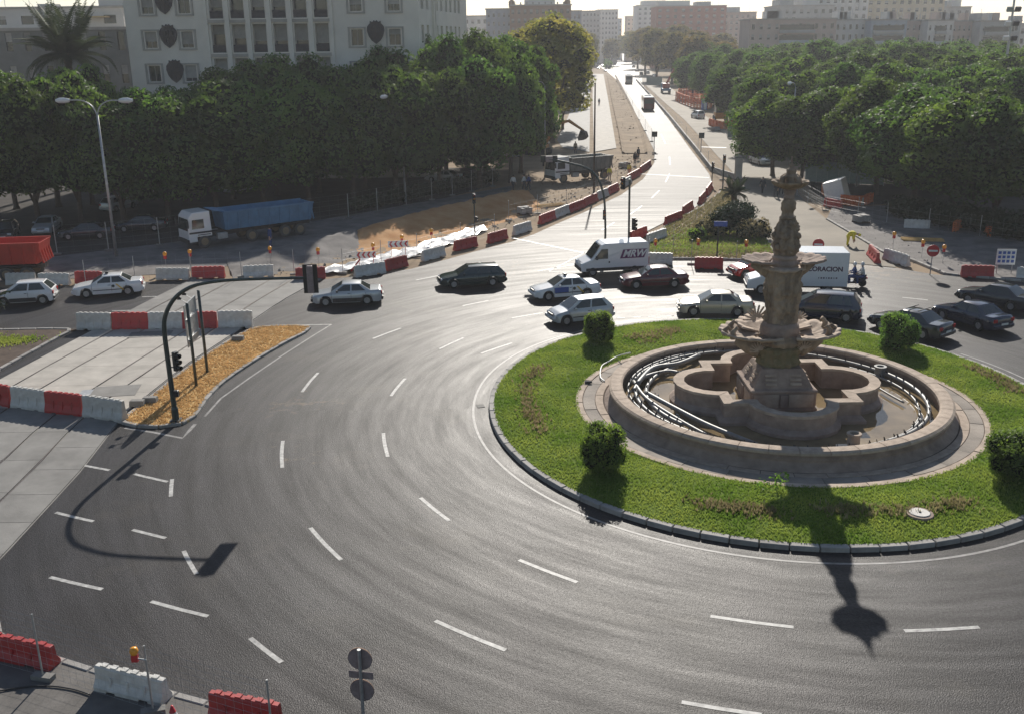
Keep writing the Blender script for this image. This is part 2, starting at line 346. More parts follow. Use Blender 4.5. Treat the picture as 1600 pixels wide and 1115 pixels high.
road_pts = px([(-300, 462), (0, 450), (110, 447), (240, 440), (330, 437), (420, 440), (500, 437), (560, 432), (640, 421), (700, 405), (750, 391), (800, 378), (835, 366),
    (870, 350), (915, 331), (970, 305), (1005, 280), (1022, 255), (1022, 235), (1000, 190), (975, 145), (961, 120), (950, 102), (937, 82), (948, 76), (975, 92), (985, 105), (1000, 130), (1045, 187), (1080, 235), (1108, 272),
    (1115, 292), (1108, 308), (1085, 325), (1050, 342), (1010, 362), (985, 380), (1000, 400), (1010, 408), (1090, 408), (1210, 410), (1330, 412), (1400, 419), (1460, 429), (1520, 434), (1600, 441), (1900, 456)]) + \
    [Vector((80, 30, 0)), Vector((80, -30, 0)), Vector((-80, -30, 0)), Vector((-80, 30, 0))]
road = sheet('road', road_pts, 0, 'asphalt')
sheet('side_road', px([(1002, 128), (1047, 168), (1070, 188), (1120, 243), (1150, 275), (1141, 303), (1208, 389), (1214, 409), (1330, 411), (1400, 418), (1385, 398), (1340, 371), (1292, 343), (1255, 313), (1242, 292), (1246, 270),
    (1205, 258), (1160, 225), (1110, 187), (1075, 160), (1040, 130), (1018, 112), (1000, 100), (985, 92), (975, 90)]), .004, 'dusty_road')
sheet('works_yard', px([(-200, 455), (0, 440), (250, 428), (380, 412), (560, 372), (700, 335), (800, 305), (800, 290), (550, 335), (300, 375), (0, 410), (-200, 425)]), -.03, 'gravel')
sheet('avenue', px([(1010, 152), (1002, 120), (985, 92), (972, 78), (960, 74), (940, 70), (932, 76), (930, 100), (948, 112), (962, 124)]), .008, 'asphalt')
sheet('car_park', px([(-400, 440), (0, 408), (250, 383), (550, 336), (700, 308), (770, 290), (740, 262), (600, 262), (200, 262), (-400, 300)]), -.04, 'shaded_floor')  # dark sheet under the left trees, coloured to carry their shade
sheet('grove_floor', px([(1262, 292), (1300, 322), (1400, 318), (1750, 366), (2300, 330), (1900, 215), (1500, 200), (1290, 215), (1250, 260)]), -.04, 'shaded_floor')  # same dark colour, carrying the shade of the right trees
# the tramway being dug along the avenue
sheet('tramway_slab', px([(926, 116), (943, 116), (951, 160), (963, 232), (928, 238), (926, 160)]), .05, 'concrete_new')
sheet('tramway_slab', px([(905, 120), (922, 120), (922, 160), (921, 238), (880, 232), (870, 220), (885, 190), (900, 150)]), .05, 'concrete_old')
tr = MB()                                         # the trench beside it, cut as a sunken bed with sloping earth banks
TL = px([(948, 118), (956, 160), (966, 205), (972, 240)]); TR = px([(962, 118), (984, 160), (1004, 205), (1012, 240)])
for i in range(3):
    a, b, c, d = TL[i], TR[i], TR[i + 1], TL[i + 1]
    z0 = -.055 + .03 * i
    for (p, q, s, t, zz) in ((a, a.lerp(b, .12), d.lerp(c, .12), d, (.25, 0, 0, .25)), (a.lerp(b, .12), a.lerp(b, .88), d.lerp(c, .88), d.lerp(c, .12), (0, 0, 0, 0)), (a.lerp(b, .88), b, c, d.lerp(c, .88), (0, .3, .3, 0))):
        tr.add([(v.x, v.y, z0 + .06 + w) for v, w in zip((p, q, s, t), zz)], [(3, 2, 1, 0)])
tr.build('trench', MATS['dirt'], kind='structure')

# ---- the soil banks and the plastic sheeting of the works on the left
def bank(name, crest, foot, mat, hmax, t0, t1):
    bk = MB(); CR = smooth_line(px(crest), 10); FT = smooth_line(px(foot), 10); rows = []
    for i, (a, b) in enumerate(zip(CR, FT)):
        t = i / (len(CR) - 1); hh = hmax * min(1, t / t0 + .08, (1 - t) / t1 + .08); row = []; back = a + (a - b).normalized() * 5
        for j in range(19):
            u = j / 18
            if u < .3: p = back.lerp(a, u / .3); z = hh * (u / .3) ** 1.5
            else:
                v = (u - .3) / .7; p = a.lerp(b, v); z = hh * max(0, 1 - v * 1.8) ** 1.1
            z += (.16 * mnoise.noise(Vector((p.x * .7, p.y * .7, 1))) + .1 * mnoise.noise(Vector((p.x * 2, p.y * 2, 4))) + .05 * mnoise.noise(Vector((p.x * 5, p.y * 5, 4)))) * (1 if 0 < j < 18 else 0)
            row.append((p.x, p.y, z - (.12 if j in (0, 18) else .02)))
        rows.append(row)
    bk.rings(rows, closed=False); return bk.build(name, MATS[mat], smooth=True, kind='structure')
bank('soil_bank', [(552, 376), (600, 362), (660, 345), (720, 330), (790, 314), (832, 306)], [(560, 398), (610, 400), (665, 386), (730, 366), (800, 344), (850, 325)], 'orange_soil', 1.0, .1, .12)
bank('rubble_bank', [(360, 424), (430, 404), (500, 386), (562, 370)], [(365, 436), (440, 428), (510, 416), (572, 398)], 'gravel', .8, .4, .05)
ps = MB(); A = smooth_line(px([(496, 424), (560, 408), (640, 388), (700, 369), (755, 352)]), 14); B = smooth_line(px([(505, 431), (580, 420), (660, 398), (712, 380), (762, 361)]), 14)
ps.rings([[(p.x, p.y, .12 + .2 * mnoise.noise(Vector((p.x * 1.3, p.y * 1.3, 0))) + .12 * mnoise.noise(Vector((p.x * 4, p.y * 4, 2)))) for p in [a.lerp(b, j / 13) for j in range(14)]] for a, b in zip(A, B)], closed=False)
ps.build('plastic_sheet', MATS['plastic_sheet'], smooth=True, label='crumpled white plastic sheeting laid between the soil bank and barriers', cat='plastic sheet')

# ---- kerb stones
def hard_bevel(me, w, seg=1):
    bm = bmesh.new(); bm.from_mesh(me); bmesh.ops.bevel(bm, geom=bm.edges[:], offset=w, segments=seg, affect='EDGES', clamp_overlap=True); bm.to_mesh(me); bm.free(); return me
ks = MB().box((0, 0, 0), (.965, .28, .3)); ksm = hard_bevel(ks.mesh('kerb_stone', MATS['kerb_stone']), .025)
def kerb(P, parent, seg=1.0, z=.0, w=1., closed=False, name='kerb_stone'):
    P = [Vector((p[0], p[1], 0)) for p in P]
    if closed: P = P + [P[0]]
    d = [0]
    for a, b in zip(P, P[1:]): d.append(d[-1] + (b - a).length)
    n = max(1, round(d[-1] / seg)); st = d[-1] / n; i = 0; pts = []
    for k in range(n + 1):
        t = min(k * st, d[-1])
        while i < len(d) - 2 and d[i + 1] < t: i += 1
        pts.append(P[i].lerp(P[i + 1], (t - d[i]) / max(1e-6, d[i + 1] - d[i])))
    for a, b in zip(pts, pts[1:]):
        put(name, ksm, parent, ((a + b) / 2) + Vector((0, 0, z + rnd.uniform(-.008, .008))), math.atan2(b.y - a.y, b.x - a.x) + rnd.uniform(-.01, .01), ((b - a).length * 1.0, w, 1))
# ---- the round island
KC = Vector((11.76, 43.37, 0))
def kr(t): return 13.5 - .568 * math.cos(2 * t) + .099 * math.sin(2 * t) + .095 * math.cos(3 * t) + .056 * math.sin(3 * t)
def ring_pt(t, off=0., z=0): r = kr(t) + off; return Vector((KC.x + r * math.cos(t), KC.y + r * math.sin(t), z))
N_ = 144; TT = [2 * math.pi * i / N_ for i in range(N_)]
lw = MB(); rr = []
for j in range(8):
    u = j / 7; row = []
    for t in TT:
        o_ = ring_pt(t, -.22); i_ = Vector((FC.x + 9.15 * math.cos(t), FC.y + 9.15 * math.sin(t), 0)); p = i_.lerp(o_, u)
        row.append((p.x, p.y, max(.1, .1 + .07 * u) + .1 * math.sin(math.pi * u) + .03 * mnoise.noise(Vector((p.x * .7, p.y * .7, 0)))))
    rr.append(row)
lw.rings(rr, caps=False); lw.f = [tuple(reversed(f)) for f in lw.f]
island = lw.build('island', MATS['lawn_soil'], smooth=True, kind='structure')
kerb([ring_pt(t, -.12) for t in TT], island, .98, .035, closed=True)
def lawn_z(p):
    t = math.atan2(p.y - FC.y, p.x - FC.x); ro = (ring_pt(t, -.22) - FC).length; u = ((p - FC).length - 9.15) / max(.1, ro - 9.15)
    u = min(1, max(0, u)); return .1 + .07 * u + .1 * math.sin(math.pi * u)
def tufts(name, pts, mat, h, w, n=3, seed=1, **kw):
    rg = np.random.default_rng(seed); P = np.array(pts, float); k = len(P); V = np.zeros((k, n, 3, 3))
    for b in range(n):
        a = rg.uniform(0, 6.283, k); hh = h * rg.uniform(.5, 1.3, k); ww = w * rg.uniform(.6, 1.3, k); ln = rg.uniform(0, .9, k) * hh
        la = rg.uniform(0, 6.283, k)
        V[:, b, 0] = P + np.stack([np.cos(a) * ww, np.sin(a) * ww, 0 * a], 1)
        V[:, b, 1] = P - np.stack([np.cos(a) * ww, np.sin(a) * ww, 0 * a], 1)
        V[:, b, 2] = P + np.stack([np.cos(la) * ln, np.sin(la) * ln, hh], 1)
    V = V.reshape(-1, 3); me = bpy.data.meshes.new(name); me.from_pydata(V.tolist(), [], np.arange(len(V)).reshape(-1, 3).tolist())
    me.materials.append(MATS[mat]); return tag(put(name, me), **kw)
rg = random.Random(3); gp = []; beds = []; MHP = G(1437, 802, .27)
BEDS = [px([(845, 576), (828, 590), (822, 615), (826, 640), (834, 655), (842, 674)], .2), px([(1092, 788), (1130, 793), (1170, 798), (1210, 800)], .2), px([(1290, 800), (1330, 801), (1380, 800), (1420, 799)], .2),
        px([(1455, 796), (1490, 790), (1506, 786)], .2), px([(985, 530), (1020, 523), (1055, 518), (1010, 535)], .2), px([(1520, 575), (1550, 588), (1575, 602), (1590, 612)], .2)]
BL = [smooth_line(b, 10) for b in BEDS]
while len(gp) < 62000:
    t = rg.uniform(0, 6.2832); r = math.sqrt(rg.uniform(9.1 ** 2, 14.3 ** 2)); p = Vector((FC.x + r * math.cos(t), FC.y + r * math.sin(t), 0))
    tk = math.atan2(p.y - KC.y, p.x - KC.x)
    if (p - KC).length > kr(tk) - .2: continue
    if (p.xy - MHP.xy).length < .5: continue
    p.z = lawn_z(p); gp.append(tuple(p))
tufts('lawn_grass', gp, 'grass', .075, .022, 3, 5, label='short bright green grass covering the round island', cat='grass', kind='stuff')
for k, (b, lb) in enumerate(zip(BL, ['dry brown flower bed in the lawn left of the fountain', 'dry flower bed in the lawn in front of the fountain, left one', 'dry flower bed in the shadow of the fountain on the lawn',
        'withered bed beside the manhole cover on the lawn', 'withered bed on the lawn behind the left rim of the basin', 'withered bed on the lawn at the far right of the island'])):
    q = []
    for p in b:
        for _ in range(7):
            s = p + Vector((rg.gauss(0, .28), rg.gauss(0, .28), 0)); s.z = lawn_z(s); q.append(tuple(s))
    tufts('flower_bed', q, 'dry_plant', .17, .035, 4, 20 + k, label=lb, cat='flower bed', group='withered flower beds on the lawn', kind='stuff')
mh = thing('manhole_cover', 'round pale manhole cover lying in the front lawn', 'manhole cover', G(1437, 802, .27)); MB().lathe([(0, .0), (.36, .0), (.36, .05), (.33, .07), (.05, .07), (0, .07)], 28).build('cover', MATS['manhole'], mh); MB().lathe([(.37, -.05), (.46, -.05), (.46, .04), (.37, .04)], 28, caps=False).build('frame', MATS['stone'], mh); MB().box((0, 0, .08), (.09, .05, .03)).build('lifting_eye', MATS['black_plastic'], mh)

# ---- painted markings
def strip(P, w, z=.006):
    mb = MB(); P = [Vector((p[0], p[1], 0)) for p in P]; rows = []
    for i, p in enumerate(P):
        t = (P[min(i + 1, len(P) - 1)] - P[max(i - 1, 0)]).normalized(); n = Vector((-t.y, t.x, 0)) * w / 2
        rows.append([(p.x - n.x, p.y - n.y, z), (p.x + n.x, p.y + n.y, z)])
    mb.rings(rows, closed=False); mb.f = [tuple(reversed(f)) for f in mb.f] if True else mb.f
    nf = Vector(mb.v[mb.f[0][1]]) - Vector(mb.v[mb.f[0][0]]); ng = Vector(mb.v[mb.f[0][2]]) - Vector(mb.v[mb.f[0][1]])
    if nf.cross(ng).z < 0: mb.f = [tuple(reversed(f)) for f in mb.f]
    return mb
def paint(name, P, w, z=.006, mat='paint_white'): return strip(P, w, z).build(name, MATS[mat], road)
for a in [(583, 529, 626, 513), (687, 545, 724, 528), (472, 612, 497, 582), (611, 618, 633, 591), (442, 688, 441, 730), (599, 676, 606, 713), (657, 777, 702, 813), (485, 824, 533, 874), (811, 874, 902, 909), (680, 969, 790, 1015),
          (1110, 962, 1240, 979), (1413, 985, 1530, 979), (1065, 1096, 1190, 1116), (391, 996, 440, 1034), (236, 939, 325, 962), (78, 901, 160, 920), (287, 860, 307, 896), (207, 827, 259, 840), (87, 800, 146, 814), (210, 740, 262, 752),
          (114, 723, 171, 734), (269, 748, 267, 775), (723, 478, 763, 470), (800, 497, 848, 489), (752, 552, 800, 536), (840, 424, 905, 413), (560, 470, 600, 462), (1410, 465, 1450, 469), (1195, 508, 1235, 512), (175, 457, 215, 455), (222, 464, 262, 463), (175, 486, 218, 485),
          (940, 360, 960, 348), (985, 335, 1003, 322), (1018, 310, 1030, 298), (1040, 285, 1046, 272), (1047, 258, 1046, 245), (1040, 225, 1033, 210), (650, 438, 700, 428), (1130, 505, 1150, 504)]:
    A, B = G(a[0], a[1]), G(a[2], a[3]); mid = (A + B) / 2; rad = (mid - FC)
    bow = 0.012 * (B - A).length ** 2 / 8 * (1 if rad.length < 32 else 0)
    mid = mid + rad.normalized() * bow * 3
    paint('lane_dash', smooth_line([A, mid, B], 4), .15)
paint('edge_line', [ring_pt(t, .75) for t in [R_(100) + R_(290) * i / 160 for i in range(161)]], .11, mat='paint_worn')
paint('edge_line', px([(195, 668), (240, 675), (285, 684), (296, 672), (305, 662)]), .16, mat='paint_worn')
paint('edge_line', px([(320, 650), (345, 622), (390, 590), (440, 556), (490, 524), (518, 507)]), .11, mat='paint_worn')
paint('edge_line', px([(518, 507), (470, 508), (400, 511)]), .12)
paint('edge_line', px([(858, 424), (912, 396), (940, 386), (980, 372)]), .12)
paint('edge_line', px([(858, 425), (905, 424)]), .12)
paint('stop_line', px([(800, 372), (915, 396)]), .3)
paint('stop_line', px([(1000, 272), (1108, 278)]), .35)
paint('stop_line', px([(1095, 230), (1135, 231)]), .8)
for a in [(965, 497), (990, 496), (1013, 495), (1042, 494), (1049, 494), (920, 500)]:
    p = G(*a); paint('road_stud', [p, p + Vector((.45, .02, 0))], .12)
sq = G(751, 634); MB().box((sq.x, sq.y, .012), (.35, .4, .02), .2).build('drain_cover', MATS['concrete_old'], road)

# ---- straw island with the signal pole, left planting bed
def island_of(name, P, mat, z, seg=1., wk=.75):
    P = smooth_line(P, 4, True); c = sum(P, Vector()) / len(P)
    mb = MB(); mb.prism([(p.x, p.y) for p in P], -.05, z); o = mb.build(name, MATS[mat], kind='structure'); kerb(P, o, seg, -.02, wk, True); return o
straw_px = [(192, 661), (240, 668), (283, 663), (303, 652), (322, 625), (350, 597), (395, 566), (440, 539), (483, 516), (470, 511), (410, 513), (378, 523), (300, 572), (218, 637)]
straw_isl = island_of('traffic_island', px(straw_px), 'straw', .1)
rg = random.Random(9); SP = smooth_line(px(straw_px), 3, True)
def inside(p, P):
    c = False; j = len(P) - 1
    for i in range(len(P)):
        if (P[i].y > p.y) != (P[j].y > p.y) and p.x < (P[j].x - P[i].x) * (p.y - P[i].y) / (P[j].y - P[i].y) + P[i].x: c = not c
        j = i
    return c
def scatter(P, n, z):
    xs = [p.x for p in P]; ys = [p.y for p in P]; out = []
    while len(out) < n:
        q = Vector((rg.uniform(min(xs), max(xs)), rg.uniform(min(ys), max(ys)), z))
        if inside(q, P): out.append(tuple(q))
    return out
leafmat('straw_blade', (.48, .33, .13), (.68, .5, .22), .3, 0, 2)
tufts('dry_grass', scatter(SP, 9000, .1), 'straw_blade', .07, .03, 3, 4, label='dry straw coloured grass on the narrow traffic island', cat='dry grass', kind='stuff')
bed_px = [(-80, 520), (0, 517), (112, 516), (98, 524), (0, 578), (-80, 622)]
island_of('planting_bed', px(bed_px), 'dark_soil', .08)
tufts('bed_grass', [(G(8, 535).x + rg.gauss(0, .9), G(8, 535).y + rg.gauss(0, .5), .08) for _ in range(900)], 'grass', .12, .03, 3, 8, label='patch of green grass on the dark bed at the left edge', cat='grass', kind='stuff')

# ---- tram track across the junction: slabs between the rail grooves
TY = [16, 22, 30, 36.5, 43, 50, 57, 63.5, 70]
TX = {'e0': [-26.9, -26.6, -26.6, -26.8, -26.9, -26.0, -25.05, -24.2, -23.1], 'g1': [-25.5, -25.3, -25.2, -25.3, -25.5, -24.75, -23.75, -22.9, -21.6], 'g2': [-23.7, -23.6, -23.5, -23.7, -23.9, -23.05, -21.95, -21.1, -19.9],
      'g3': [-20.9, -20.9, -20.9, -20.98, -21.25, -20.35, -19.35, -18.4, -17.2], 'g4': [-19.1, -19.1, -19.15, -19.35, -19.75, -18.9, -17.75, -16.85, -15.6], 'e5': [-17.0, -17.1, -17.2, -17.4, -18.0, -17.4, -16.2, -15.2, -13.6]}
track = sheet('tram_track', [(TX['e0'][i] - .05, TY[i]) for i in range(9)] + [(TX['e5'][i] + .05, TY[i]) for i in range(8, -1, -1)], .004, 'concrete_old')
def tl(k, y):
    return float(np.interp(y, TY, TX[k]))
ORDK = ['e0', 'g1', 'g2', 'g3', 'g4', 'e5']
for a, b in zip(ORDK, ORDK[1:]):
    y = 16.
    while y < 69.9:
        step = 2.3 if b in ('g1', 'e5') else 3.1
        y1 = min(70, y + step); g0 = .055 if a[0] == 'g' else 0; g1_ = .055 if b[0] == 'g' else 0
        P = [(tl(a, y) + g0, y + .012), (tl(b, y) - g1_, y + .012), (tl(b, y1) - g1_, y1 - .012), (tl(a, y1) + g0, y1 - .012)]
        MB().prism(P, .0, .05).build('concrete_slab', MATS['concrete_new' if 43.3 < (y + y1) / 2 < 58.2 else 'concrete_old'], track)
        y = y1
for k in ORDK[1:5]:
    P = smooth_line([(tl(k, y), y) for y in TY], 6)
    strip(P, .06, .045).build('rail', MATS['steel_rail'], track)
MB().box((*G(150, 0 + 612, .06).xy, .056), (1.5, .9, .012), .15).build('hatch_plate', MATS['galvanised'], track)
MB().box((*G(235, 522, .06).xy, .056), (2.4, 1.2, .012), .12).build('hatch_plate', MATS['concrete_old'], track)
MB().box((*G(180, 610, .06).xy, .057), (2.2, 1.6, .012), .15).build('hatch_plate', MATS['concrete_old'], track)

# ---- pavements
near_px = [(0, 1003), (40, 1017), (80, 1030), (150, 1053), (240, 1080), (323, 1103), (372, 1117)]
npv = px(near_px); pv = [Vector((-16.5, 27.5, 0))] + npv + [Vector((-5, 18, 0)), Vector((-8, 14, 0)), Vector((-20, 14, 0)), Vector((-20, 27.5, 0))]
pm('pavement_grey', (.13, .12, .11), .85, var=.25, scale=1.2, bump=.3, bscale=10)
pmb = MB(); pmb.prism([(p.x, p.y) for p in pv], -.05, .1); pav = pmb.build('pavement', MATS['pavement_grey'], kind='structure'); kerb([Vector((-16.5, 27.5, 0))] + npv + [Vector((-5, 18, 0))], pav, 1., -.02, .75)
cor = px([(1292, 343), (1340, 371), (1385, 398), (1425, 407), (1480, 430), (1600, 440), (1750, 448), (1750, 370), (1400, 322), (1300, 326)])
pmb = MB(); pmb.prism([(p.x, p.y) for p in cor], -.05, .11); pav2 = pmb.build('pavement', MATS['gravel'], kind='structure'); kerb(cor[:7], pav2, 1., -.02, .8)
tri_px = [(1131, 297), (1120, 306), (1095, 325), (1060, 343), (1025, 366), (1008, 392), (1014, 404), (1090, 405), (1190, 407), (1209, 402), (1204, 386), (1172, 342), (1147, 306)]
triI = island_of('green_island', px(tri_px), 'dirt', .1)
TP = px(tri_px); tufts('island_grass', [p for p in scatter(TP, 16000, .1) if 76.5 + rg.gauss(0, .8) < p[1] < 84 + rg.gauss(0, 3)], 'grass', .13, .05, 2, 14, label='green and dry grass on the triangular island behind the cars', cat='grass', kind='stuff')
tufts('dry_grass', [p for p in scatter(TP, 9000, .1) if p[1] > 82 or p[1] < 78 or rg.random() < .4], 'dry_plant', .16, .06, 2, 15, label='dry brown grass at the far tip and front of the triangular island', cat='dry grass', kind='stuff')

# ---- rubble and litter
def rubble(name, P, n, s0, s1, mat, label, seed, z=0.):
    r2 = random.Random(seed); mb = MB(); base = [(1, 0, 0), (-1, 0, 0), (0, 1, 0), (0, -1, 0), (0, 0, 1), (0, 0, -1)]; fc = [(0, 2, 4), (2, 1, 4), (1, 3, 4), (3, 0, 4), (2, 0, 5), (1, 2, 5), (3, 1, 5), (0, 3, 5)]
    xs = [p.x for p in P]; ys = [p.y for p in P]; k = 0
    while k < n:
        c = Vector((r2.uniform(min(xs), max(xs)), r2.uniform(min(ys), max(ys)), z))
        if not inside(c, P): continue
        s_ = r2.uniform(s0, s1) * (1 if r2.random() < .9 else 2); M = Matrix.Rotation(r2.uniform(0, 6), 3, 'Z'); mb.add([c + M @ Vector((b[0] * s_ * r2.uniform(.6, 1.3), b[1] * s_ * r2.uniform(.6, 1.3), b[2] * s_ * r2.uniform(.4, .9))) for b in base], fc); k += 1
    return mb.build(name, MATS[mat], label=label, cat='rubble', kind='stuff')
rubble('rubble', px([(360, 440), (500, 430), (600, 410), (760, 362), (900, 318), (900, 300), (780, 345), (600, 392), (420, 420)]), 500, .03, .09, 'kerb_stone', 'loose stones and rubble scattered along the left works', 1)
rubble('rubble', px([(850, 330), (960, 295), (1015, 250), (990, 235), (900, 262), (780, 300)]), 500, .04, .12, 'dirt', 'clods of earth scattered around the grey tipper', 2)
rubble('rubble', px([(1245, 300), (1300, 345), (1390, 405), (1480, 430), (1600, 438), (1600, 400), (1450, 370), (1320, 335)]), 450, .02, .06, 'gravel', 'loose gravel stones on the right works', 3, .11)
rubble('rubble', px([(950, 120), (963, 120), (1008, 232), (970, 238)]), 500, .05, .18, 'dirt', 'clods of earth in the trench up the avenue', 4)
rubble('litter', px([(1075, 700), (1000, 620), (980, 590), (1010, 575), (1040, 620), (1120, 690)], .26), 60, .03, .09, 'plate_white', 'pale scraps and debris lying in the basin water', 5, .25)

# ================================================================ THE FOUNTAIN
fo = thing('fountain', 'tall carved stone fountain with shell bowls in a round basin', 'fountain', FC)
def arcpts(r, a0, a1, n, z=0): return [Vector((r * math.cos(a0 + (a1 - a0) * i / n), r * math.sin(a0 + (a1 - a0) * i / n), z)) for i in range(n + 1)]
def wedge(r0, r1, a0, a1, z0, z1, n=3):
    mb = MB(); P = [(p.x, p.y) for p in arcpts(r1, a0, a1, n)] + [(p.x, p.y) for p in reversed(arcpts(r0, a0, a1, n))]
    mb.prism(P, z0, z1); return mb
# basin wall, mouldings and coping stones
wall = MB().lathe([(7.1, -.3), (7.1, .66), (7.5, .68), (7.47, .6), (7.55, .5), (7.52, .4), (7.62, .25), (7.85, .12), (7.95, -.05)], 96, caps=False)
bw = wall.build('basin_wall', MATS['stone'], fo, smooth=40)
cm = None; NC = 40
cop = MB(); prof = [(7.02, .68), (7.02, .84), (7.1, .89), (7.56, .89), (7.66, .82), (7.66, .73), (7.55, .68)]
da = 2 * math.pi / NC - .0028
cop.rings([[(r * math.cos(da * i / 4), r * math.sin(da * i / 4), z) for r, z in prof] for i in range(5)], closed=True); cop.f = [tuple(reversed(f)) for f in cop.f]
cme = cop.mesh('coping_stone', MATS['stone_light'], False)
for i in range(NC): put('coping_stone', cme, bw, (0, 0, rnd.uniform(-.006, .006)), 2 * math.pi * i / NC + .03)
# paved apron
ap = MB().lathe([(7.2, -.04), (7.2, .1), (9.3, .08), (9.3, -.04)], 96, caps=False); apo = ap.build('apron', MATS['dark_soil'], fo)
for row, (r0, r1, n, z) in enumerate([(7.93, 8.28, 40, .12), (8.31, 8.86, 30, .115), (8.89, 9.2, 36, .13)]):
    w = wedge(r0, r1, 0, 2 * math.pi / n - .012 / r0 * 2, .03, z); me = w.mesh('paving_stone', MATS['paving' if row == 1 else 'stone_light'])
    for i in range(n): put('paving_stone', me, apo, (0, 0, rnd.uniform(-.018, .012)), 2 * math.pi * i / n + row * .07)
# water
wm = pm('water', (.24, .18, .105), .025, var=.4, scale=.5, spec=.5, bump=.02, bscale=3)
MB().lathe([(7.1, .24), (0, .24)], 96, caps=False).build('water', wm, kind='structure').location = FC
# inner wall of four round bays on a square
def bay_path(off, n=10):
    c, d, rl = 2.95 + off, 2.75, 1.9 + off; P = []
    for q in range(4):
        b = q * math.pi / 2; a_ = math.asin(max(-1, min(1, (c - d) / rl)))
        a_ = math.acos((c - d) / rl)
        loc = [(d + rl * math.cos(-a_ + 2 * a_ * i / n), rl * math.sin(-a_ + 2 * a_ * i / n)) for i in range(n + 1)] + [(c, c)]
        P += [(x * math.cos(b) - y * math.sin(b), x * math.sin(b) + y * math.cos(b)) for x, y in loc]
    return P
PO = [bay_path(o) for o in (.16, 0, -.02, -.4, -.4)]
inner = thing('inner_basin', '', '', (0, 0, 0)); inner.parent = fo
for k in ('label', 'category'):
    if k in inner: del inner[k]
iw = MB()
rings = [[(x, y, z) for x, y in bay_path(o)] for o, z in ((.22, -.1), (.22, .38), (.12, .46), (.08, .5), (.0, .56), (.0, 1.1), (-.36, 1.1), (-.36, -.1))]
iw.rings(rings, caps=False); iw.build('bay_wall', MATS['stone'], inner)
P0, P1 = bay_path(.07), bay_path(-.42); nP = len(P0); i = 0
cuts = [0, 2, 4, 6, 8, 10, 11]
for q in range(4):
    for a, b in zip(cuts, cuts[1:] + [12]):
        idx = [(q * 12 + j) % nP for j in range(a, b + 1)]
        poly = [P0[j] for j in idx] + [P1[j] for j in reversed(idx)]
        MB().prism(poly, 1.1, 1.22 + rnd.uniform(-.006, .006), ins=.004).build('coping_stone', MATS['stone_light'], inner)
MB().lathe([(4.3, .12), (0, .12)], 40, caps=False).build('bay_floor', MATS['stone_moss'], inner)
# pedestal
ped = MB()
def sq(h, z): return [(-h, -h, z), (h, -h, z), (h, h, z), (-h, h, z)]
ped.rings([sq(1.52, -.1), sq(1.52, .35), sq(1.45, .4), sq(1.45, 1.05), sq(1.5, 1.1), sq(1.5, 1.2), sq(1.32, 1.26), sq(.98, 1.95), sq(.9, 2.05)]); pdo = ped.build('pedestal', MATS['stone'], fo, bev=.03)
for q in range(4):
    M = Matrix.Rotation(q * math.pi / 2, 3, 'Z')
    for x, w, m in ((-.78, 1.1, 'stone_light'), (.78, 1.1, 'stone_light'), (0, .3, 'stone')):
        b = MB().box((x, -1.47, .72), (w, .06 if m == 'stone_light' else .16, .6)); b.v = [tuple(M @ Vector(v)) for v in b.v]; b.build('panel', MATS[m], pdo)
    for z, s_ in ((1.42, 1.24), (1.6, 1.15), (1.78, 1.06)):      # stepped scrolls up the slopes
        for x in (-.55, .55):
            b = MB().box((x, -s_, z), (.5, .16, .1), rx=-.5); b.v = [tuple(M @ Vector(v)) for v in b.v]; b.build('step_stone', MATS['stone_light'], pdo)
# the shaft, turned piece by piece with weathered carving
def rough(amp, fl=0, fa=0., s=3.):
    def fn(r, z, a):
        q = Vector((math.cos(a) * r * s, math.sin(a) * r * s, z * s * .8))
        rd = 1 - 2 * abs(mnoise.noise(q * 1.9 + Vector((5, 3, 1)))); return max(.01, r * (1 + fa * math.cos(fl * a)) + amp * (mnoise.noise(q) + .5 * mnoise.noise(q * 2.7) + .7 * rd * rd - .35 + .4 * mnoise.noise(q * 5)))
    return fn
def dense(prof, st=.04):
    out = []
    for (a, za), (b, zb) in zip(prof, prof[1:]):
        n = max(1, int(math.hypot(b - a, zb - za) / st))
        out += [(a + (b - a) * i / n, za + (zb - za) * i / n) for i in range(n)]
    return out + [prof[-1]]
def shaft(name, prof, mat, amp=.05, fl=0, fa=0., parent=fo, n=84, s=3.):
    return MB().lathe(dense(prof), n, fn=rough(amp, fl, fa, s)).build(name, MATS[mat], parent, smooth=True)
shaft('garland', [(.5, 1.9), (.86, 1.95), (.93, 2.2), (.9, 2.5), (.98, 2.72), (.98, 2.85), (.85, 2.95), (.5, 3.0)], 'stone_moss', .09, 16, .05)
shaft('leaf_collar', [(.6, 2.9), (.95, 3.0), (1.02, 3.2), (.92, 3.35), (.88, 3.45), (.6, 3.5)], 'stone_carved', .12, 12, .06)
shaft('plinth_drum', [(.5, 3.35), (.84, 3.42), (.88, 3.6), (.84, 3.85), (.72, 4.0), (.4, 4.05)], 'stone', .03, 8, .02)
shaft('trunk', [(.4, 3.95), (.68, 4.0), (.67, 4.3), (.72, 4.8), (.79, 5.4), (.81, 5.9), (.8, 6.25), (.86, 6.42), (.84, 6.5), (.4, 6.5)], 'stone_carved', .11, 14, .05, s=2.2)
shaft('trunk_lip', [(.5, 6.35), (.88, 6.42), (.95, 6.5), (.85, 6.58), (.5, 6.58)], 'stone_light', .06, 10, .05)
shaft('collar', [(.4, 6.5), (.56, 6.52), (.6, 6.7), (.5, 6.85), (.56, 6.95), (.5, 7.05), (.3, 7.1)], 'stone', .02)
shaft('vase', [(.3, 6.98), (.44, 7.05), (.53, 7.35), (.55, 7.6), (.52, 7.95), (.48, 8.2), (.38, 8.5), (.3, 8.65), (.2, 8.68)], 'stone_carved', .12, 9, .08, s=3.6)
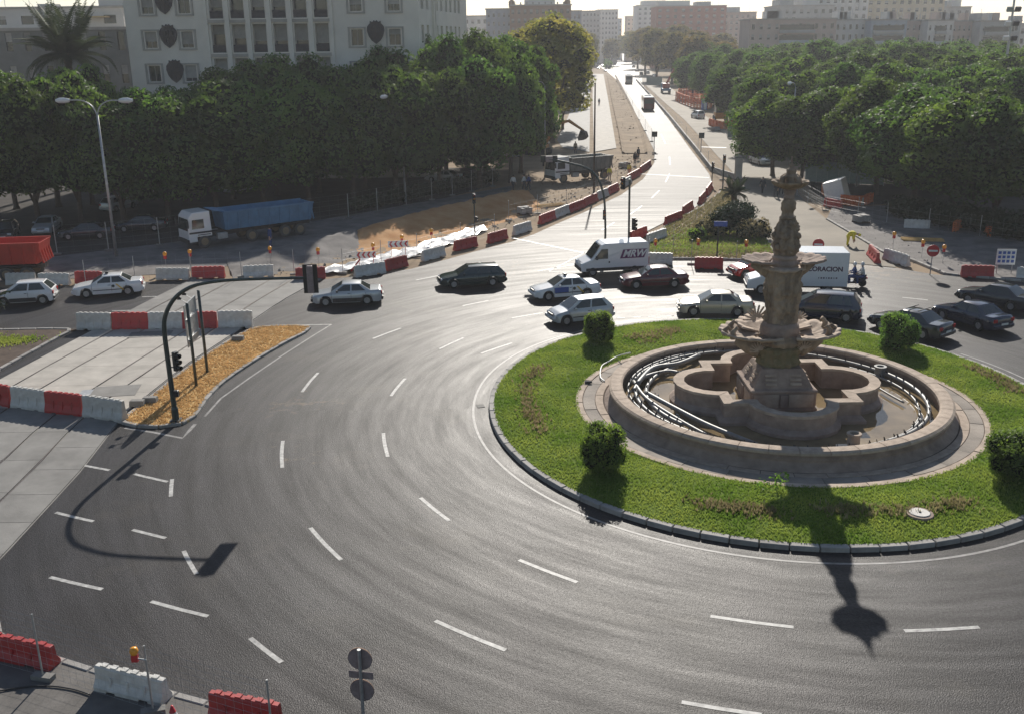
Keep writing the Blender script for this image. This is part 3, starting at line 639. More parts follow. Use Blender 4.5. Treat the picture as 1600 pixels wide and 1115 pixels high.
for k in range(10):                                             # carved heads round the vase
    a = 2 * math.pi * k / 10; z = 7.45 + .5 * (k % 2); MB().lathe(dense([(.01, -.14), (.1, -.1), (.13, 0), (.1, .11), (.01, .15)], .05), 10, (math.cos(a) * .54, math.sin(a) * .54, z), fn=rough(.03, 0, 0, 8)).build('carved_head', MATS['stone_carved'], fo, smooth=True)
shaft('neck', [(.2, 8.62), (.34, 8.66), (.34, 8.76), (.26, 8.82), (.25, 8.95), (.31, 9.1), (.31, 9.35), (.22, 9.5), (.15, 9.55)], 'stone_carved', .04, 6, .04)
shaft('bowl_stem', [(.15, 9.5), (.25, 9.55), (.2, 9.7), (.27, 9.9), (.2, 9.98), (.1, 10)], 'stone', .03)
shaft('top_bowl', [(.15, 9.92), (.35, 9.98), (.62, 10.1), (.78, 10.24), (.8, 10.32), (.72, 10.3), (.4, 10.14), (.1, 10.12)], 'stone_carved', .045, 10, .05)
shaft('finial', [(.1, 10.1), (.26, 10.15), (.24, 10.35), (.3, 10.5), (.18, 10.62), (.2, 10.78), (.1, 10.88), (.12, 10.98), (.05, 11.08), (.015, 11.35)], 'stone_carved', .05, 5, .08)
for k in range(4):
    a = k * math.pi / 2 + .5; MB().tube([(math.cos(a) * .5, math.sin(a) * .5, 10.2), (math.cos(a) * .48, math.sin(a) * .48, 10.42), (math.cos(a) * .3, math.sin(a) * .3, 10.55)], [.13, .11, .06], 8).build('bowl_figure', MATS['stone_carved'], fo, smooth=True)
# scallop shells
def shell(R, ribs, depth, name, sweep=112):
    nA, nR = ribs * 6, 7; rows = []
    for j in range(nR + 1):
        u = j / nR; row = []
        for i in range(nA + 1):
            a = R_(-sweep + 2 * sweep * i / nA); rb = abs(math.cos(ribs * math.pi * i / nA))
            r = R * (.12 + .88 * u) * (1 + .07 * rb * u - .03)
            z = depth * (u ** 2.2) + .06 * rb * u * R / 1.5 + .03 * mnoise.noise(Vector((a * 3, u * 4, R)))
            row.append((r * math.cos(a), r * math.sin(a) * .95, z))
        rows.append(row)
    mb = MB(); mb.rings(rows, closed=False); return mb.mesh(name, MATS['stone_light' if R > 1.3 else 'stone'], True)
def place_shell(me, a, r, z, tilt, name):
    o = put(name, me, fo, (r * math.cos(a), r * math.sin(a), z)); o.rotation_euler = (0, tilt, a); s = o.modifiers.new('thick', 'SOLIDIFY'); s.thickness = .1; s.offset = -1; return o
sm, su = shell(1.75, 11, .3, 'lower_shell'), shell(1.15, 9, .16, 'upper_shell')
for k, a in enumerate((R_(2), R_(92), R_(182), R_(272))):
    if k == 3: continue
    o = place_shell(sm, a, .95, 3.22, 0, 'lower_shell')
    for j, (s_, zz) in enumerate(((-.55, .45), (.6, .5), (0, .35))):              # fish and figures crouched on the shell's rim
        MB().tube([(1.1 + .2 * j, s_, .2), (1.15 + .2 * j, s_ * 1.05, .2 + zz * .6), (1.0 + .2 * j, s_ * 1.1, .2 + zz), (.85 + .2 * j, s_ * .9, .1 + zz)], [.16, .13, .1, .03], 8).build('rim_figure', MATS['stone_carved'], o, smooth=True)
    bkt = MB().tube([(0, 0, -.5), (.5, 0, -.32), (1.0, 0, -.1)], [.42, .34, .18], 10).build('shell_bracket', MATS['stone_carved'], o, smooth=True)
for a in (R_(12), R_(168)):
    o = place_shell(su, a, .72, 6.62, 0, 'upper_shell'); MB().tube([(-.2, 0, -.45), (.3, 0, -.2), (.7, 0, -.03)], [.3, .24, .12], 10).build('shell_bracket', MATS['stone_carved'], o, smooth=True)
# fans of stone spray left of the shaft
fan = MB()
for k in range(9):
    a = R_(20 + 20 * k); d = Vector((math.cos(a), 0, math.sin(a))); fan.add([d * .1 + Vector((0, -.06, 0)), d * .1 + Vector((0, .06, 0)), d * .75 + Vector((0, .05, 0)), d * .8, d * .75 + Vector((0, -.05, 0))], [(0, 1, 2, 3, 4)])
fm = fan.mesh('carved_fan', MATS['stone_light'])
for x, y, z, s_ in ((-.95, .45, 4.0, .8), (.98, .5, 3.9, .55), (-.98, -.45, 2.75, .55), (1.0, -.5, 2.8, .5)):
    o = put('carved_fan', fm, fo, (x, y, z), scale=(s_,) * 3); s = o.modifiers.new('thick', 'SOLIDIFY'); s.thickness = .09
# pipework lying round the basin
def pp(name, P, r, mat='pipe_grey', n=8): return MB().tube(smooth_line(P, 5), r, n).build(name, MATS[mat], fo, smooth=True)
for r, z, a0, a1, th in ((6.62, .52, 20, 160, .085), (6.35, .42, 200, 330, .075), (6.62, .55, -62, 22, .1), (6.25, .4, -40, 40, .06), (6.4, .47, 120, 235, .09), (5.9, .42, 130, 215, .1), (6.75, .6, 100, 262, .05)):
    pp('ring_pipe', arcpts(r, R_(a0), R_(a1), 14, z), th)
    n = int((a1 - a0) / 7)
    for k in range(n):
        a = R_(a0 + (a1 - a0) * (k + .5) / n + rnd.uniform(-1.5, 1.5)); c = Vector((r * math.cos(a), r * math.sin(a), z)); c2 = c * 1.0 + Vector((-.05 * math.cos(a), -.05 * math.sin(a), .2))
        nz = MB().tube([c, (c.x, c.y, z + th + .05), c2], [.035, .035, .02], 6).build('nozzle', MATS['chassis'], fo)
W = lambda x, y, h: G(x, y, h) - FC
pp('feed_pipe', [W(1008, 612, .5), W(1060, 640, .5), W(1110, 665, .48), W(1182, 694, .42)], .11)
pp('feed_pipe', [W(990, 595, .5), W(1010, 622, .5), W(1060, 655, .48), W(1105, 680, .42)], .09)
pp('feed_pipe', [W(995, 600, .55), W(1020, 575, .55), W(1060, 568, .55), W(1092, 555, .5)], .12)
pp('feed_pipe', [W(990, 610, .5), W(1005, 590, .5), W(1040, 580, .5), W(1060, 582, .5)], .1)
pp('feed_pipe', [W(1375, 607, .4), W(1390, 616, .4), W(1412, 628, .4)], .05)
for (x, y) in ((1333, 695), (1374, 588)):
    c = W(x, y, .3); MB().lathe([(.2, -.1), (.26, .1), (.24, .42), (.3, .46), (.3, .54), (.18, .54), (.16, .3)], 14, c).build('jet_pot', MATS['stone_light' if y > 600 else 'pipe_grey'], fo)
for k in range(26):
    a = R_(206 + 128 * k / 25 + rnd.uniform(-1, 1)); r = 6.9 - .15 * (k % 3); c = Vector((r * math.cos(a), r * math.sin(a), .3)); MB().tube([c, c + Vector((0, 0, .25)), c + Vector((-.08 * math.cos(a), -.08 * math.sin(a), .42))], [.03, .025, .015], 5).build('nozzle', MATS['black_plastic'], fo)
# black hose looped over the apron
hs_ = thing('hose', 'pale hose looped over the basin rim on the left apron', 'hose', (0, 0, 0)); MB().tube(smooth_line([G(945, 595, .16), G(938, 588, .2), G(940, 572, .2), G(950, 565, .2), G(966, 556, .3), G(985, 551, .9)], 6), .035, 6).build('tube', MATS['plate_white'], hs_, smooth=True)
MB().tube([G(914, 597, .15), G(925, 596, .2)], [.12, .05], 8).build('coupling', MATS['black_plastic'], hs_)

# ================================================================ TREES AND BUSHES
def leaf_mesh(name, clumps, per, size, mat, core=None, seed=0, jit=.5, aspect=.55):
    """clumps: (x, y, z, r, flat); leaves are small folded faces spread through each clump's outer shell"""
    rg = np.random.default_rng(seed); Vs = []
    for (x, y, z, r, fl) in clumps:
        k = int(per * r * r); d = rg.normal(size=(k, 3)); d /= np.linalg.norm(d, axis=1)[:, None]
        d = d[d[:, 2] > -.75]; k = len(d)
        rad = r * (1 - .3 * rg.random(k) ** 1.8 + .12 * rg.random(k)); P = d * rad[:, None]; P[:, 2] *= fl; P += (x, y, z)
        n = d + jit * rg.normal(size=(k, 3)); n /= np.linalg.norm(n, axis=1)[:, None]
        t = np.cross(n, rg.normal(size=(k, 3))); t /= np.linalg.norm(t, axis=1)[:, None]; b = np.cross(n, t)
        s = size * rg.uniform(.6, 1.35, k)[:, None]
        q = np.stack([P - t * s, P - b * s * aspect + n * s * .12, P + t * s, P + b * s * aspect + n * s * .12], 1)
        Vs.append(q.reshape(-1, 3))
    V = np.concatenate(Vs); nq = len(V) // 4; F = np.arange(nq * 4).reshape(-1, 4).tolist(); V = V.tolist(); mi = [0] * nq
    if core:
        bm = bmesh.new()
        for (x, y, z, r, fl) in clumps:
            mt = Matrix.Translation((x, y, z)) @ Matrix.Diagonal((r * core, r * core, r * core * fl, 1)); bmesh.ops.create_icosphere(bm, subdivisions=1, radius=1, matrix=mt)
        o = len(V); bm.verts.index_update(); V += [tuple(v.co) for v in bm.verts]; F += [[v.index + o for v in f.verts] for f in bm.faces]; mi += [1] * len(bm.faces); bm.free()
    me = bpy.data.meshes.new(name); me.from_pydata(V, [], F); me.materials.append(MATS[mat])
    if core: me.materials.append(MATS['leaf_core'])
    me.polygons.foreach_set('material_index', mi); me.update(); return me
def crown_clumps(rg, n, rx, rz, z0, r0, r1):
    """clumps spread over a rounded hull (unit-ish crown: radius rx, height 2*rz, bottom z0)"""
    out = []
    for i in range(n):
        u = (i + .5) / n; zz = 1 - 1.75 * u; a = i * 2.39996 + rg.uniform(-.4, .4); rr = math.sqrt(max(0, 1 - zz * zz)) * rg.uniform(.72, 1.0)
        out.append((rx * rr * math.cos(a), rx * rr * math.sin(a), z0 + rz + rz * zz * rg.uniform(.8, 1.0), rg.uniform(r0, r1), rg.uniform(.65, .9)))
    out.append((0, 0, z0 + rz, rx * .7, .8)); out.append((0, 0, z0 + rz * 1.4, rx * .55, .8))
    return out
def trunk_mesh(rg, h, r, spread, mat='bark', limbs=5):
    mb = MB(); P = [(0, 0, -.1), (rg.uniform(-.1, .1), rg.uniform(-.1, .1), h * .35), (rg.uniform(-.25, .25), rg.uniform(-.25, .25), h * .7)]
    mb.tube([P[0], (0, 0, .25), P[1], P[2]], [r * 1.5, r * 1.05, r * .9, r * .7], 9)
    for k in range(limbs):
        a = 2 * math.pi * k / limbs + rg.uniform(-.4, .4); e = (spread * math.cos(a) * rg.uniform(.6, 1), spread * math.sin(a) * rg.uniform(.6, 1), h * rg.uniform(1.15, 1.6))
        mid = ((P[1][0] + e[0]) / 2 * 1.1, (P[1][1] + e[1]) / 2 * 1.1, h * .95); mb.tube([P[1] if k % 2 else P[2], mid, e], [r * .6, r * .38, r * .12], 6)
    return mb.mesh('trunk', MATS[mat], True)
trg = random.Random(21); CROWN, TRUNK = [], []
for k in range(7):                                      # a crown of radius 4.6 between z 2.7 and 11.5
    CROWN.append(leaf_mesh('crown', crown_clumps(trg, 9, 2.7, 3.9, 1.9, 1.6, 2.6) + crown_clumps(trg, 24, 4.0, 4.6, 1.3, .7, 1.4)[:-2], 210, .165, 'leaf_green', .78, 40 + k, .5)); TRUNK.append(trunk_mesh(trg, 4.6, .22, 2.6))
DIM = {}
def dims(me):
    a = np.empty(len(me.vertices) * 3, 'f'); me.vertices.foreach_get('co', a); a = a.reshape(-1, 3); return float(np.percentile(a[:, 2], 99.7)), float(np.percentile(a[:, 0], 99.5) - np.percentile(a[:, 0], .5))
def tree(X, Y, top, wid, label, group, k=None, cat='tree', name='broadleaf_tree', z0=0, crown=None, trunk=None, h0=11.6, w0=9.6):
    t = thing(name, label, cat, (X, Y, z0), trg.uniform(0, 6.28), group); k = trg.randrange(7) if k is None else k
    cm_ = crown or CROWN[k]; dz, dw = DIM.setdefault(cm_.name, dims(cm_)); s = (wid / dw, wid / dw, top / dz)
    s = (s[0] * trg.uniform(.9, 1.12), s[1], s[2] * trg.uniform(.96, 1.05)); put('crown', crown or CROWN[k], t, scale=s); put('trunk', trunk or TRUNK[k], t, scale=(s[0], s[1], s[2])); return t
def row_of(L, group, lab):
    L = sorted(L, key=lambda q: q[0])
    for i, (x, Y, ytop, w) in enumerate(L):
        p = AT(x, ytop, Y); tree(p.x, Y, p.z, w, lab % ('leftmost' if i == 0 else 'rightmost' if i == len(L) - 1 else ORD[i] + ' from the left'), group)
# left block: front row behind the works fence, second row, and the tall back row under the big building
row_of([(-45, 92, 120, 10), (25, 93, 122, 10), (95, 94, 128, 9.5), (170, 95, 160, 10), (240, 96, 148, 10.5), (318, 97, 130, 11), (398, 99, 132, 10), (470, 101, 128, 10), (540, 104, 120, 10), (610, 107, 112, 10.5), (680, 111, 104, 10.5), (745, 115, 92, 10.5), (795, 119, 88, 9)],
       'trees in the front row on the left', 'dense dark tree, front row left of the avenue, %s')
row_of([(-10, 104, 106, 10), (60, 105, 112, 10), (115, 106, 106, 10), (205, 107, 142, 8), (270, 108, 134, 9), (345, 109, 104, 10), (415, 111, 92, 10), (485, 113, 98, 10), (560, 116, 96, 10), (625, 118, 76, 11), (690, 121, 62, 11), (755, 124, 56, 11), (812, 128, 70, 10)],
       'trees in the second row on the left', 'dark green tree, second row left of the avenue, %s')
row_of([(590, 126, 72, 10), (655, 130, 56, 11), (725, 135, 66, 10), (780, 140, 60, 11), (450, 119, 96, 10)], 'trees in the back row on the left', 'tree top behind the left rows below the big building, %s')
# right block
row_of([(1216, 122, 138, 9.5), (1262, 118, 150, 8.5), (1318, 116, 136, 10.5), (1385, 106, 132, 11), (1448, 97, 140, 11), (1510, 90, 148, 11), (1580, 86, 152, 11), (1655, 84, 152, 11), (1440, 118, 128, 11), (1545, 108, 134, 11)], 'trees in the front row on the right', 'rounded dark tree, front row right of the avenue, %s')
row_of([(1205, 150, 112, 11), (1262, 146, 110, 11), (1330, 142, 106, 11), (1400, 137, 104, 11), (1468, 132, 108, 11), (1535, 127, 108, 11), (1600, 122, 110, 11)], 'trees in the second row on the right', 'leafy tree, second row right of the avenue, %s')
row_of([(1160, 196, 96, 12), (1200, 186, 96, 12), (1250, 180, 94, 12), (1305, 176, 90, 12), (1360, 172, 86, 12), (1420, 168, 86, 12), (1480, 164, 88, 12), (1540, 160, 86, 12), (1600, 156, 86, 12)], 'trees in the third row on the right', 'leafy tree, third row right of the avenue, %s')
row_of([(1120, 250, 86, 13), (1160, 240, 78, 13), (1195, 232, 74, 13), (1240, 226, 76, 13), (1290, 222, 64, 13), (1340, 218, 72, 13), (1395, 214, 68, 13), (1450, 210, 72, 13), (1505, 206, 72, 13), (1560, 202, 72, 13), (1610, 198, 74, 13)], 'trees in the back row on the right', 'hazy tree top, fourth row right of the avenue, %s')
row_of([(1085, 285, 82, 12), (1100, 330, 66, 13), (1135, 300, 70, 13), (1180, 290, 68, 14), (1230, 280, 68, 14), (1290, 275, 66, 13), (1350, 270, 64, 13), (1420, 262, 64, 14), (1490, 255, 66, 14), (1560, 250, 66, 14)], 'trees at the far side of the right block', 'distant tree top below the right apartment row, %s')
# plane trees with turning leaves
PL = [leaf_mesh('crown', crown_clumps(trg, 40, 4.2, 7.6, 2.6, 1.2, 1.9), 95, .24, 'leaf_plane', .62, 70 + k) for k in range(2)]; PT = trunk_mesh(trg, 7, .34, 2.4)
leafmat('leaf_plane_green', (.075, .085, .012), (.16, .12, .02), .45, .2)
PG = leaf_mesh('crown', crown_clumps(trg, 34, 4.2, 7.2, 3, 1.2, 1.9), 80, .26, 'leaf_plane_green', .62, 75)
p = AT(862, 16, 166); tree(p.x, 166, p.z, 14.2, 'tall plane tree with yellowing leaves at the left side of the avenue', None, name='plane_tree', crown=PL[0], trunk=PT, h0=19, w0=11)
p = AT(824, 54, 180); tree(p.x, 180, p.z, 12, 'second plane tree, half hidden left of the tall yellowing one', None, name='plane_tree', crown=PL[1], trunk=PT, h0=19, w0=11)
for i, (x, Y, yt, w) in enumerate([(905, 190, 78, 8), (912, 260, 66, 9), (920, 350, 56, 10), (928, 480, 54, 10)]):
    p = AT(x, yt, Y); tree(p.x - 3, Y, p.z, w, 'hazy avenue tree on the left pavement, %s in the line going away' % ORD[i], 'left avenue trees', name='plane_tree', crown=PG, trunk=PT, h0=18, w0=11)
for i, (x, Y, yt, w) in enumerate([(1092, 340, 62, 12), (1076, 330, 60, 12), (1044, 372, 50, 13), (1020, 400, 46, 14), (1003, 470, 44, 14), (992, 560, 46, 15), (985, 680, 50, 15), (1075, 380, 46, 15), (1050, 460, 40, 15), (1030, 560, 42, 16), (1062, 408, 56, 13), (1102, 395, 60, 13), (1128, 352, 66, 12), (1118, 430, 55, 14)]):
    p = AT(x, yt, Y); tree(p.x + 2, Y, p.z, w, 'hazy avenue tree on the right pavement, %s in the row going away' % ORD[i], 'right avenue trees', name='plane_tree', crown=PG, trunk=PT, h0=18, w0=11)
for i, (x, Y, yt, w) in enumerate([(955, 620, 62, 12), (963, 800, 58, 14), (972, 760, 56, 14), (948, 900, 60, 15)]):
    p = AT(x, yt, Y); tree(p.x, Y, p.z, w, 'faint tree at the far end of the avenue, %s from the left' % ORD[[1, 2, 3, 0][i]], 'trees at the far end', name='plane_tree', crown=PG, trunk=PT, h0=18, w0=11)
# median hedge down the avenue
hb = MB(); A = px([(951, 108), (947, 96), (941, 84), (936, 77)]); hl = leaf_mesh('median_hedge', [((A[0].lerp(A[1], t) if k == 0 else A[1].lerp(A[2], t) if k == 1 else A[2].lerp(A[3], t)).x, (A[0].lerp(A[1], t) if k == 0 else A[1].lerp(A[2], t) if k == 1 else A[2].lerp(A[3], t)).y, 1.6, 2.6, .8) for k in range(3) for t in (0, .12, .25, .37, .5, .62, .75, .87)], 22, .45, 'leaf_green', .8, 91)
tag(put('median_hedge', hl), 'dark hedge down the middle of the far avenue', 'hedge')
# cypress
cy = [(0, 0, 1.5 + i * .8, 1.25 * math.sin(math.pi * min(1, (i + 2.5) / 16) ** .8) + .15, 1.1) for i in range(15)]
p = AT(1322, 62, 170); t = thing('cypress', 'slim dark cypress poking up above the right-hand trees', 'tree', (p.x, 170, 0)); put('crown', leaf_mesh('crown', cy, 190, .2, 'leaf_cypress', .7, 95), t, scale=(.8, .8, p.z / 13.8)); put('trunk', TRUNK[0], t, scale=(.5, .5, .5))
# round clipped bushes on the island
def bush(px_, r, h, label, seed):
    r *= 1.1; h *= 1.06
    p = G(*px_, .15); t = thing('round_bush', label, 'bush', p, 0, 'clipped round bushes on the island'); rg = random.Random(seed)
    t.scale = (rg.uniform(.92, 1.08), rg.uniform(.92, 1.05), rg.uniform(.94, 1.08)); t.rotation_euler[2] = rg.uniform(0, 6)
    cl = [(0, 0, h * .52, r * .92, h / (2 * r) * 1.02), (0, 0, h * .3, r * .8, .6)]
    for k in range(14):
        a = k * 2.4; zz = rg.uniform(.2, .85) * h; q = r * .66 * math.sqrt(max(.15, 1 - ((zz - h * .48) / (h * .6)) ** 2)); cl.append((q * math.cos(a), q * math.sin(a), zz, r * .4, .9))
    put('foliage', leaf_mesh('foliage', cl, 2600, .05, 'leaf_bush', .84, seed, .7), t); MB().tube([(0, 0, -.1), (0, 0, h * .5)], [.07, .04], 7).build('stem', MATS['bark'], t)
bush((936, 536), .82, 1.75, 'round green bush on the lawn at the back left, before the silver car', 3)
bush((943, 737), .88, 1.95, 'round green bush on the lawn at the front left of the basin', 4)
bush((1402, 546), .92, 1.75, 'round green bush on the lawn before the car with roof bars', 5)
bush((1583, 752), .98, 2.0, 'round dark bush on the lawn at the right edge of the picture', 6)
p = G(1212, 766, .1); t = thing('weed', 'small weedy plant growing beside the apron in front of the basin', 'plant', p); put('foliage', leaf_mesh('foliage', [(0, 0, .3, .3, 1.2), (-.5, .1, .2, .25, 1), (.3, .1, .5, .2, 1)], 900, .06, 'leaf_bush', None, 8, 1.), t); MB().tube([(0, 0, 0), (0, 0, .5)], .02, 5).build('stem', MATS['bark'], t)
# palms
def frond_mesh(L, droop, seed):
    mb = MB(); rg = random.Random(seed); n = 16; P = [Vector((L * u * math.cos(droop * u * .5), 0, L * (.55 * u - droop * .62 * u * u))) for u in [i / n for i in range(n + 1)]]
    mb.tube(P, [.035 * (1 - .8 * i / n) for i in range(n + 1)], 4)
    for i in range(2, n + 1):
        for s in (-1, 1):
            for q in (0, .5):
                p = P[i - 1].lerp(P[i], q); l = L * .2 * math.sin(math.pi * min(1, .12 + i / n * .88)) + .06; d = Vector((.55 * l, s * l, -.25 * l)); w = .045 * L / 3
                mb.add([p, p + d * .5 + Vector((w, 0, .02)), p + d, p + d * .5 - Vector((w, 0, 0))], [(0, 1, 2, 3)])
    return mb.mesh('frond', MATS['leaf_palm'])
def palm(loc, h, r, L, n, label, seed):
    t = thing('palm_tree', label, 'palm tree', loc); rg = random.Random(seed)
    MB().lathe(dense([(r * 1.25, -.1), (r, .5), (r * .9, h * .9), (r * 1.3, h), (r * .5, h + .3)], .25), 12, fn=rough(r * .25, 0, 0, 4)).build('trunk', MATS['palm_bark'], t, smooth=True)
    FR = [frond_mesh(L, d, seed + i) for i, d in enumerate((.35, .8, 1.25))]
    for i in range(n):
        k = i % 3; o = put('frond', FR[k], t, (0, 0, h + .15)); o.rotation_euler = (0, R_([-38, -10, 14][k] + rg.uniform(-8, 8)), i * 2.39996); s_ = rg.uniform(.85, 1.1); o.scale = (s_,) * 3
p = AT(105, 88, 122); palm((p.x, 122, 0), p.z, .4, 6.6, 66, 'big dark date palm standing before the old building on the left', 1)
p = G(1146, 322, .1); palm(p, 1.1, .3, 1.8, 40, 'short palm standing in shrubs on the triangular island', 2)
p = G(-14, 500, .1); palm(p, 1.0, .3, 1.5, 30, 'low palm whose fronds reach in at the left edge', 5)
for i, (x, y, r, h, m, lb) in enumerate([(1105, 369, 1.3, 1.4, 'dry_plant', 'brown shrub left of the short palm on the triangular island'), (1140, 366, 2.0, 2.4, 'leaf_cypress', 'dark green shrub around the foot of the short palm'), (1172, 372, 1.4, 1.7, 'dry_plant', 'brown shrub right of the short palm'), (1090, 374, .9, .9, 'leaf_bush', 'low green shrub at the left end of the island planting'), (1190, 372, .8, .9, 'leaf_cypress', 'low dark shrub at the right end of the island planting'), (1150, 350, 1.8, 2.2, 'leaf_cypress', 'dark shrub behind the short palm')]):
    p = G(x, y, .1); t = thing('shrub', lb, 'shrub', p); rg = random.Random(50 + i); put('foliage', leaf_mesh('foliage', [(rg.uniform(-r, r) * .6, rg.uniform(-r, r) * .4, rg.uniform(.3, .65) * h, r * .55, .9) for _ in range(7)], 260, .12, m, .75, 60 + i), t); MB().tube([(0, 0, 0), (0, 0, h * .4)], .05, 5).build('stem', MATS['bark'], t)
# clipped hedge along the works fence under the left trees
H0, H1 = G(560, 330), G(768, 285)
hl = leaf_mesh('hedge', [(*(H0.lerp(H1, k / 20)).xy, .7, 1.0, .85) for k in range(21)], 90, .16, 'leaf_cypress', .85, 99); tag(put('hedge', hl), 'low dark clipped hedge under the left trees behind the fence', 'hedge')
H0, H1 = G(1400, 338), G(1720, 398)
hl = leaf_mesh('hedge', [(*(H0.lerp(H1, k / 26) + Vector((0, trg.uniform(-1, 1), 0))).xy, 1.0, trg.uniform(1.0, 1.7), .8) for k in range(27)], 80, .18, 'leaf_cypress', .85, 98); tag(put('hedge', hl), 'dark loose hedge in the shade under the right trees', 'hedge')

# ================================================================ VEHICLES (local +x is forward)
def wheel_meshes(r, w):
    ty = MB().lathe([(r * .62, -w / 2), (r * .93, -w / 2), (r, -w / 2 + .04), (r, w / 2 - .04), (r * .93, w / 2), (r * .62, w / 2)], 22, caps=False); rm = MB().lathe([(r * .64, -w / 2 + .01), (r * .6, -w / 2 + .03), (r * .25, -w / 2 + .05), (r * .2, -w / 2 + .01), (0.01, -w / 2 + .01)], 18, caps=False)
    for k in range(5):
        a = k * 2 * math.pi / 5; rm.box((math.cos(a) * r * .42, math.sin(a) * r * .42, -w / 2 + .03), (r * .36, r * .12, .03), a)
    rm.lathe([(r * .64, w / 2 - .02), (.01, w / 2 - .02)], 18, caps=False)
    return ty.mesh('tyre', MATS['rubber'], True), rm.mesh('rim', MATS['rim_metal'])
WM = {}
def wheel(parent, x, y, r, w):
    if (r, w) not in WM: WM[(r, w)] = wheel_meshes(r, w)
    e = bpy.data.objects.new('wheel', None); C.objects.link(e); e.parent = parent; e.location = (x, y, r); e.rotation_euler = (R_(90) if y < 0 else R_(-90), 0, 0)
    put('tyre', WM[(r, w)][0], e); put('rim', WM[(r, w)][1], e)
    return e
STY = {  # length, width, body profile (x from nose, top z), wheels, cabin base/roof x, belt z, roof z
 'sedan': dict(L=4.5, W=1.74, prof=[(0, .52), (.05, .68), (.35, .76), (1.3, .9), (3.5, .95), (4.35, .96), (4.47, .88), (4.5, .55)], wx=(.86, 3.5), cab=(1.2, 1.98, 3.1, 3.82), belt=.91, roof=1.42, split=(2.5,)),
 'hatch': dict(L=3.85, W=1.66, prof=[(0, .5), (.05, .68), (.3, .78), (1.0, .93), (3.0, .95), (3.75, .95), (3.82, .85), (3.85, .5)], wx=(.72, 3.15), cab=(.85, 1.62, 3.25, 3.8), belt=.93, roof=1.5, split=(2.3,)),
 'estate': dict(L=4.6, W=1.75, prof=[(0, .5), (.05, .66), (.35, .75), (1.3, .9), (3.5, .95), (4.48, .96), (4.57, .85), (4.6, .5)], wx=(.9, 3.6), cab=(1.2, 2.0, 4.05, 4.52), belt=.91, roof=1.45, split=(2.55, 3.55)),
 'mpv': dict(L=4.3, W=1.78, prof=[(0, .55), (.05, .75), (.3, .85), (.95, 1.0), (3.5, 1.02), (4.2, 1.02), (4.27, .9), (4.3, .55)], wx=(.82, 3.5), cab=(.7, 1.7, 3.8, 4.25), belt=.98, roof=1.64, split=(2.3, 3.3))}
def lerp_prof(P, x):
    for (a, za), (b, zb) in zip(P, P[1:]):
        if a <= x <= b: return za + (zb - za) * (x - a) / max(1e-6, b - a)
    return P[-1][1]
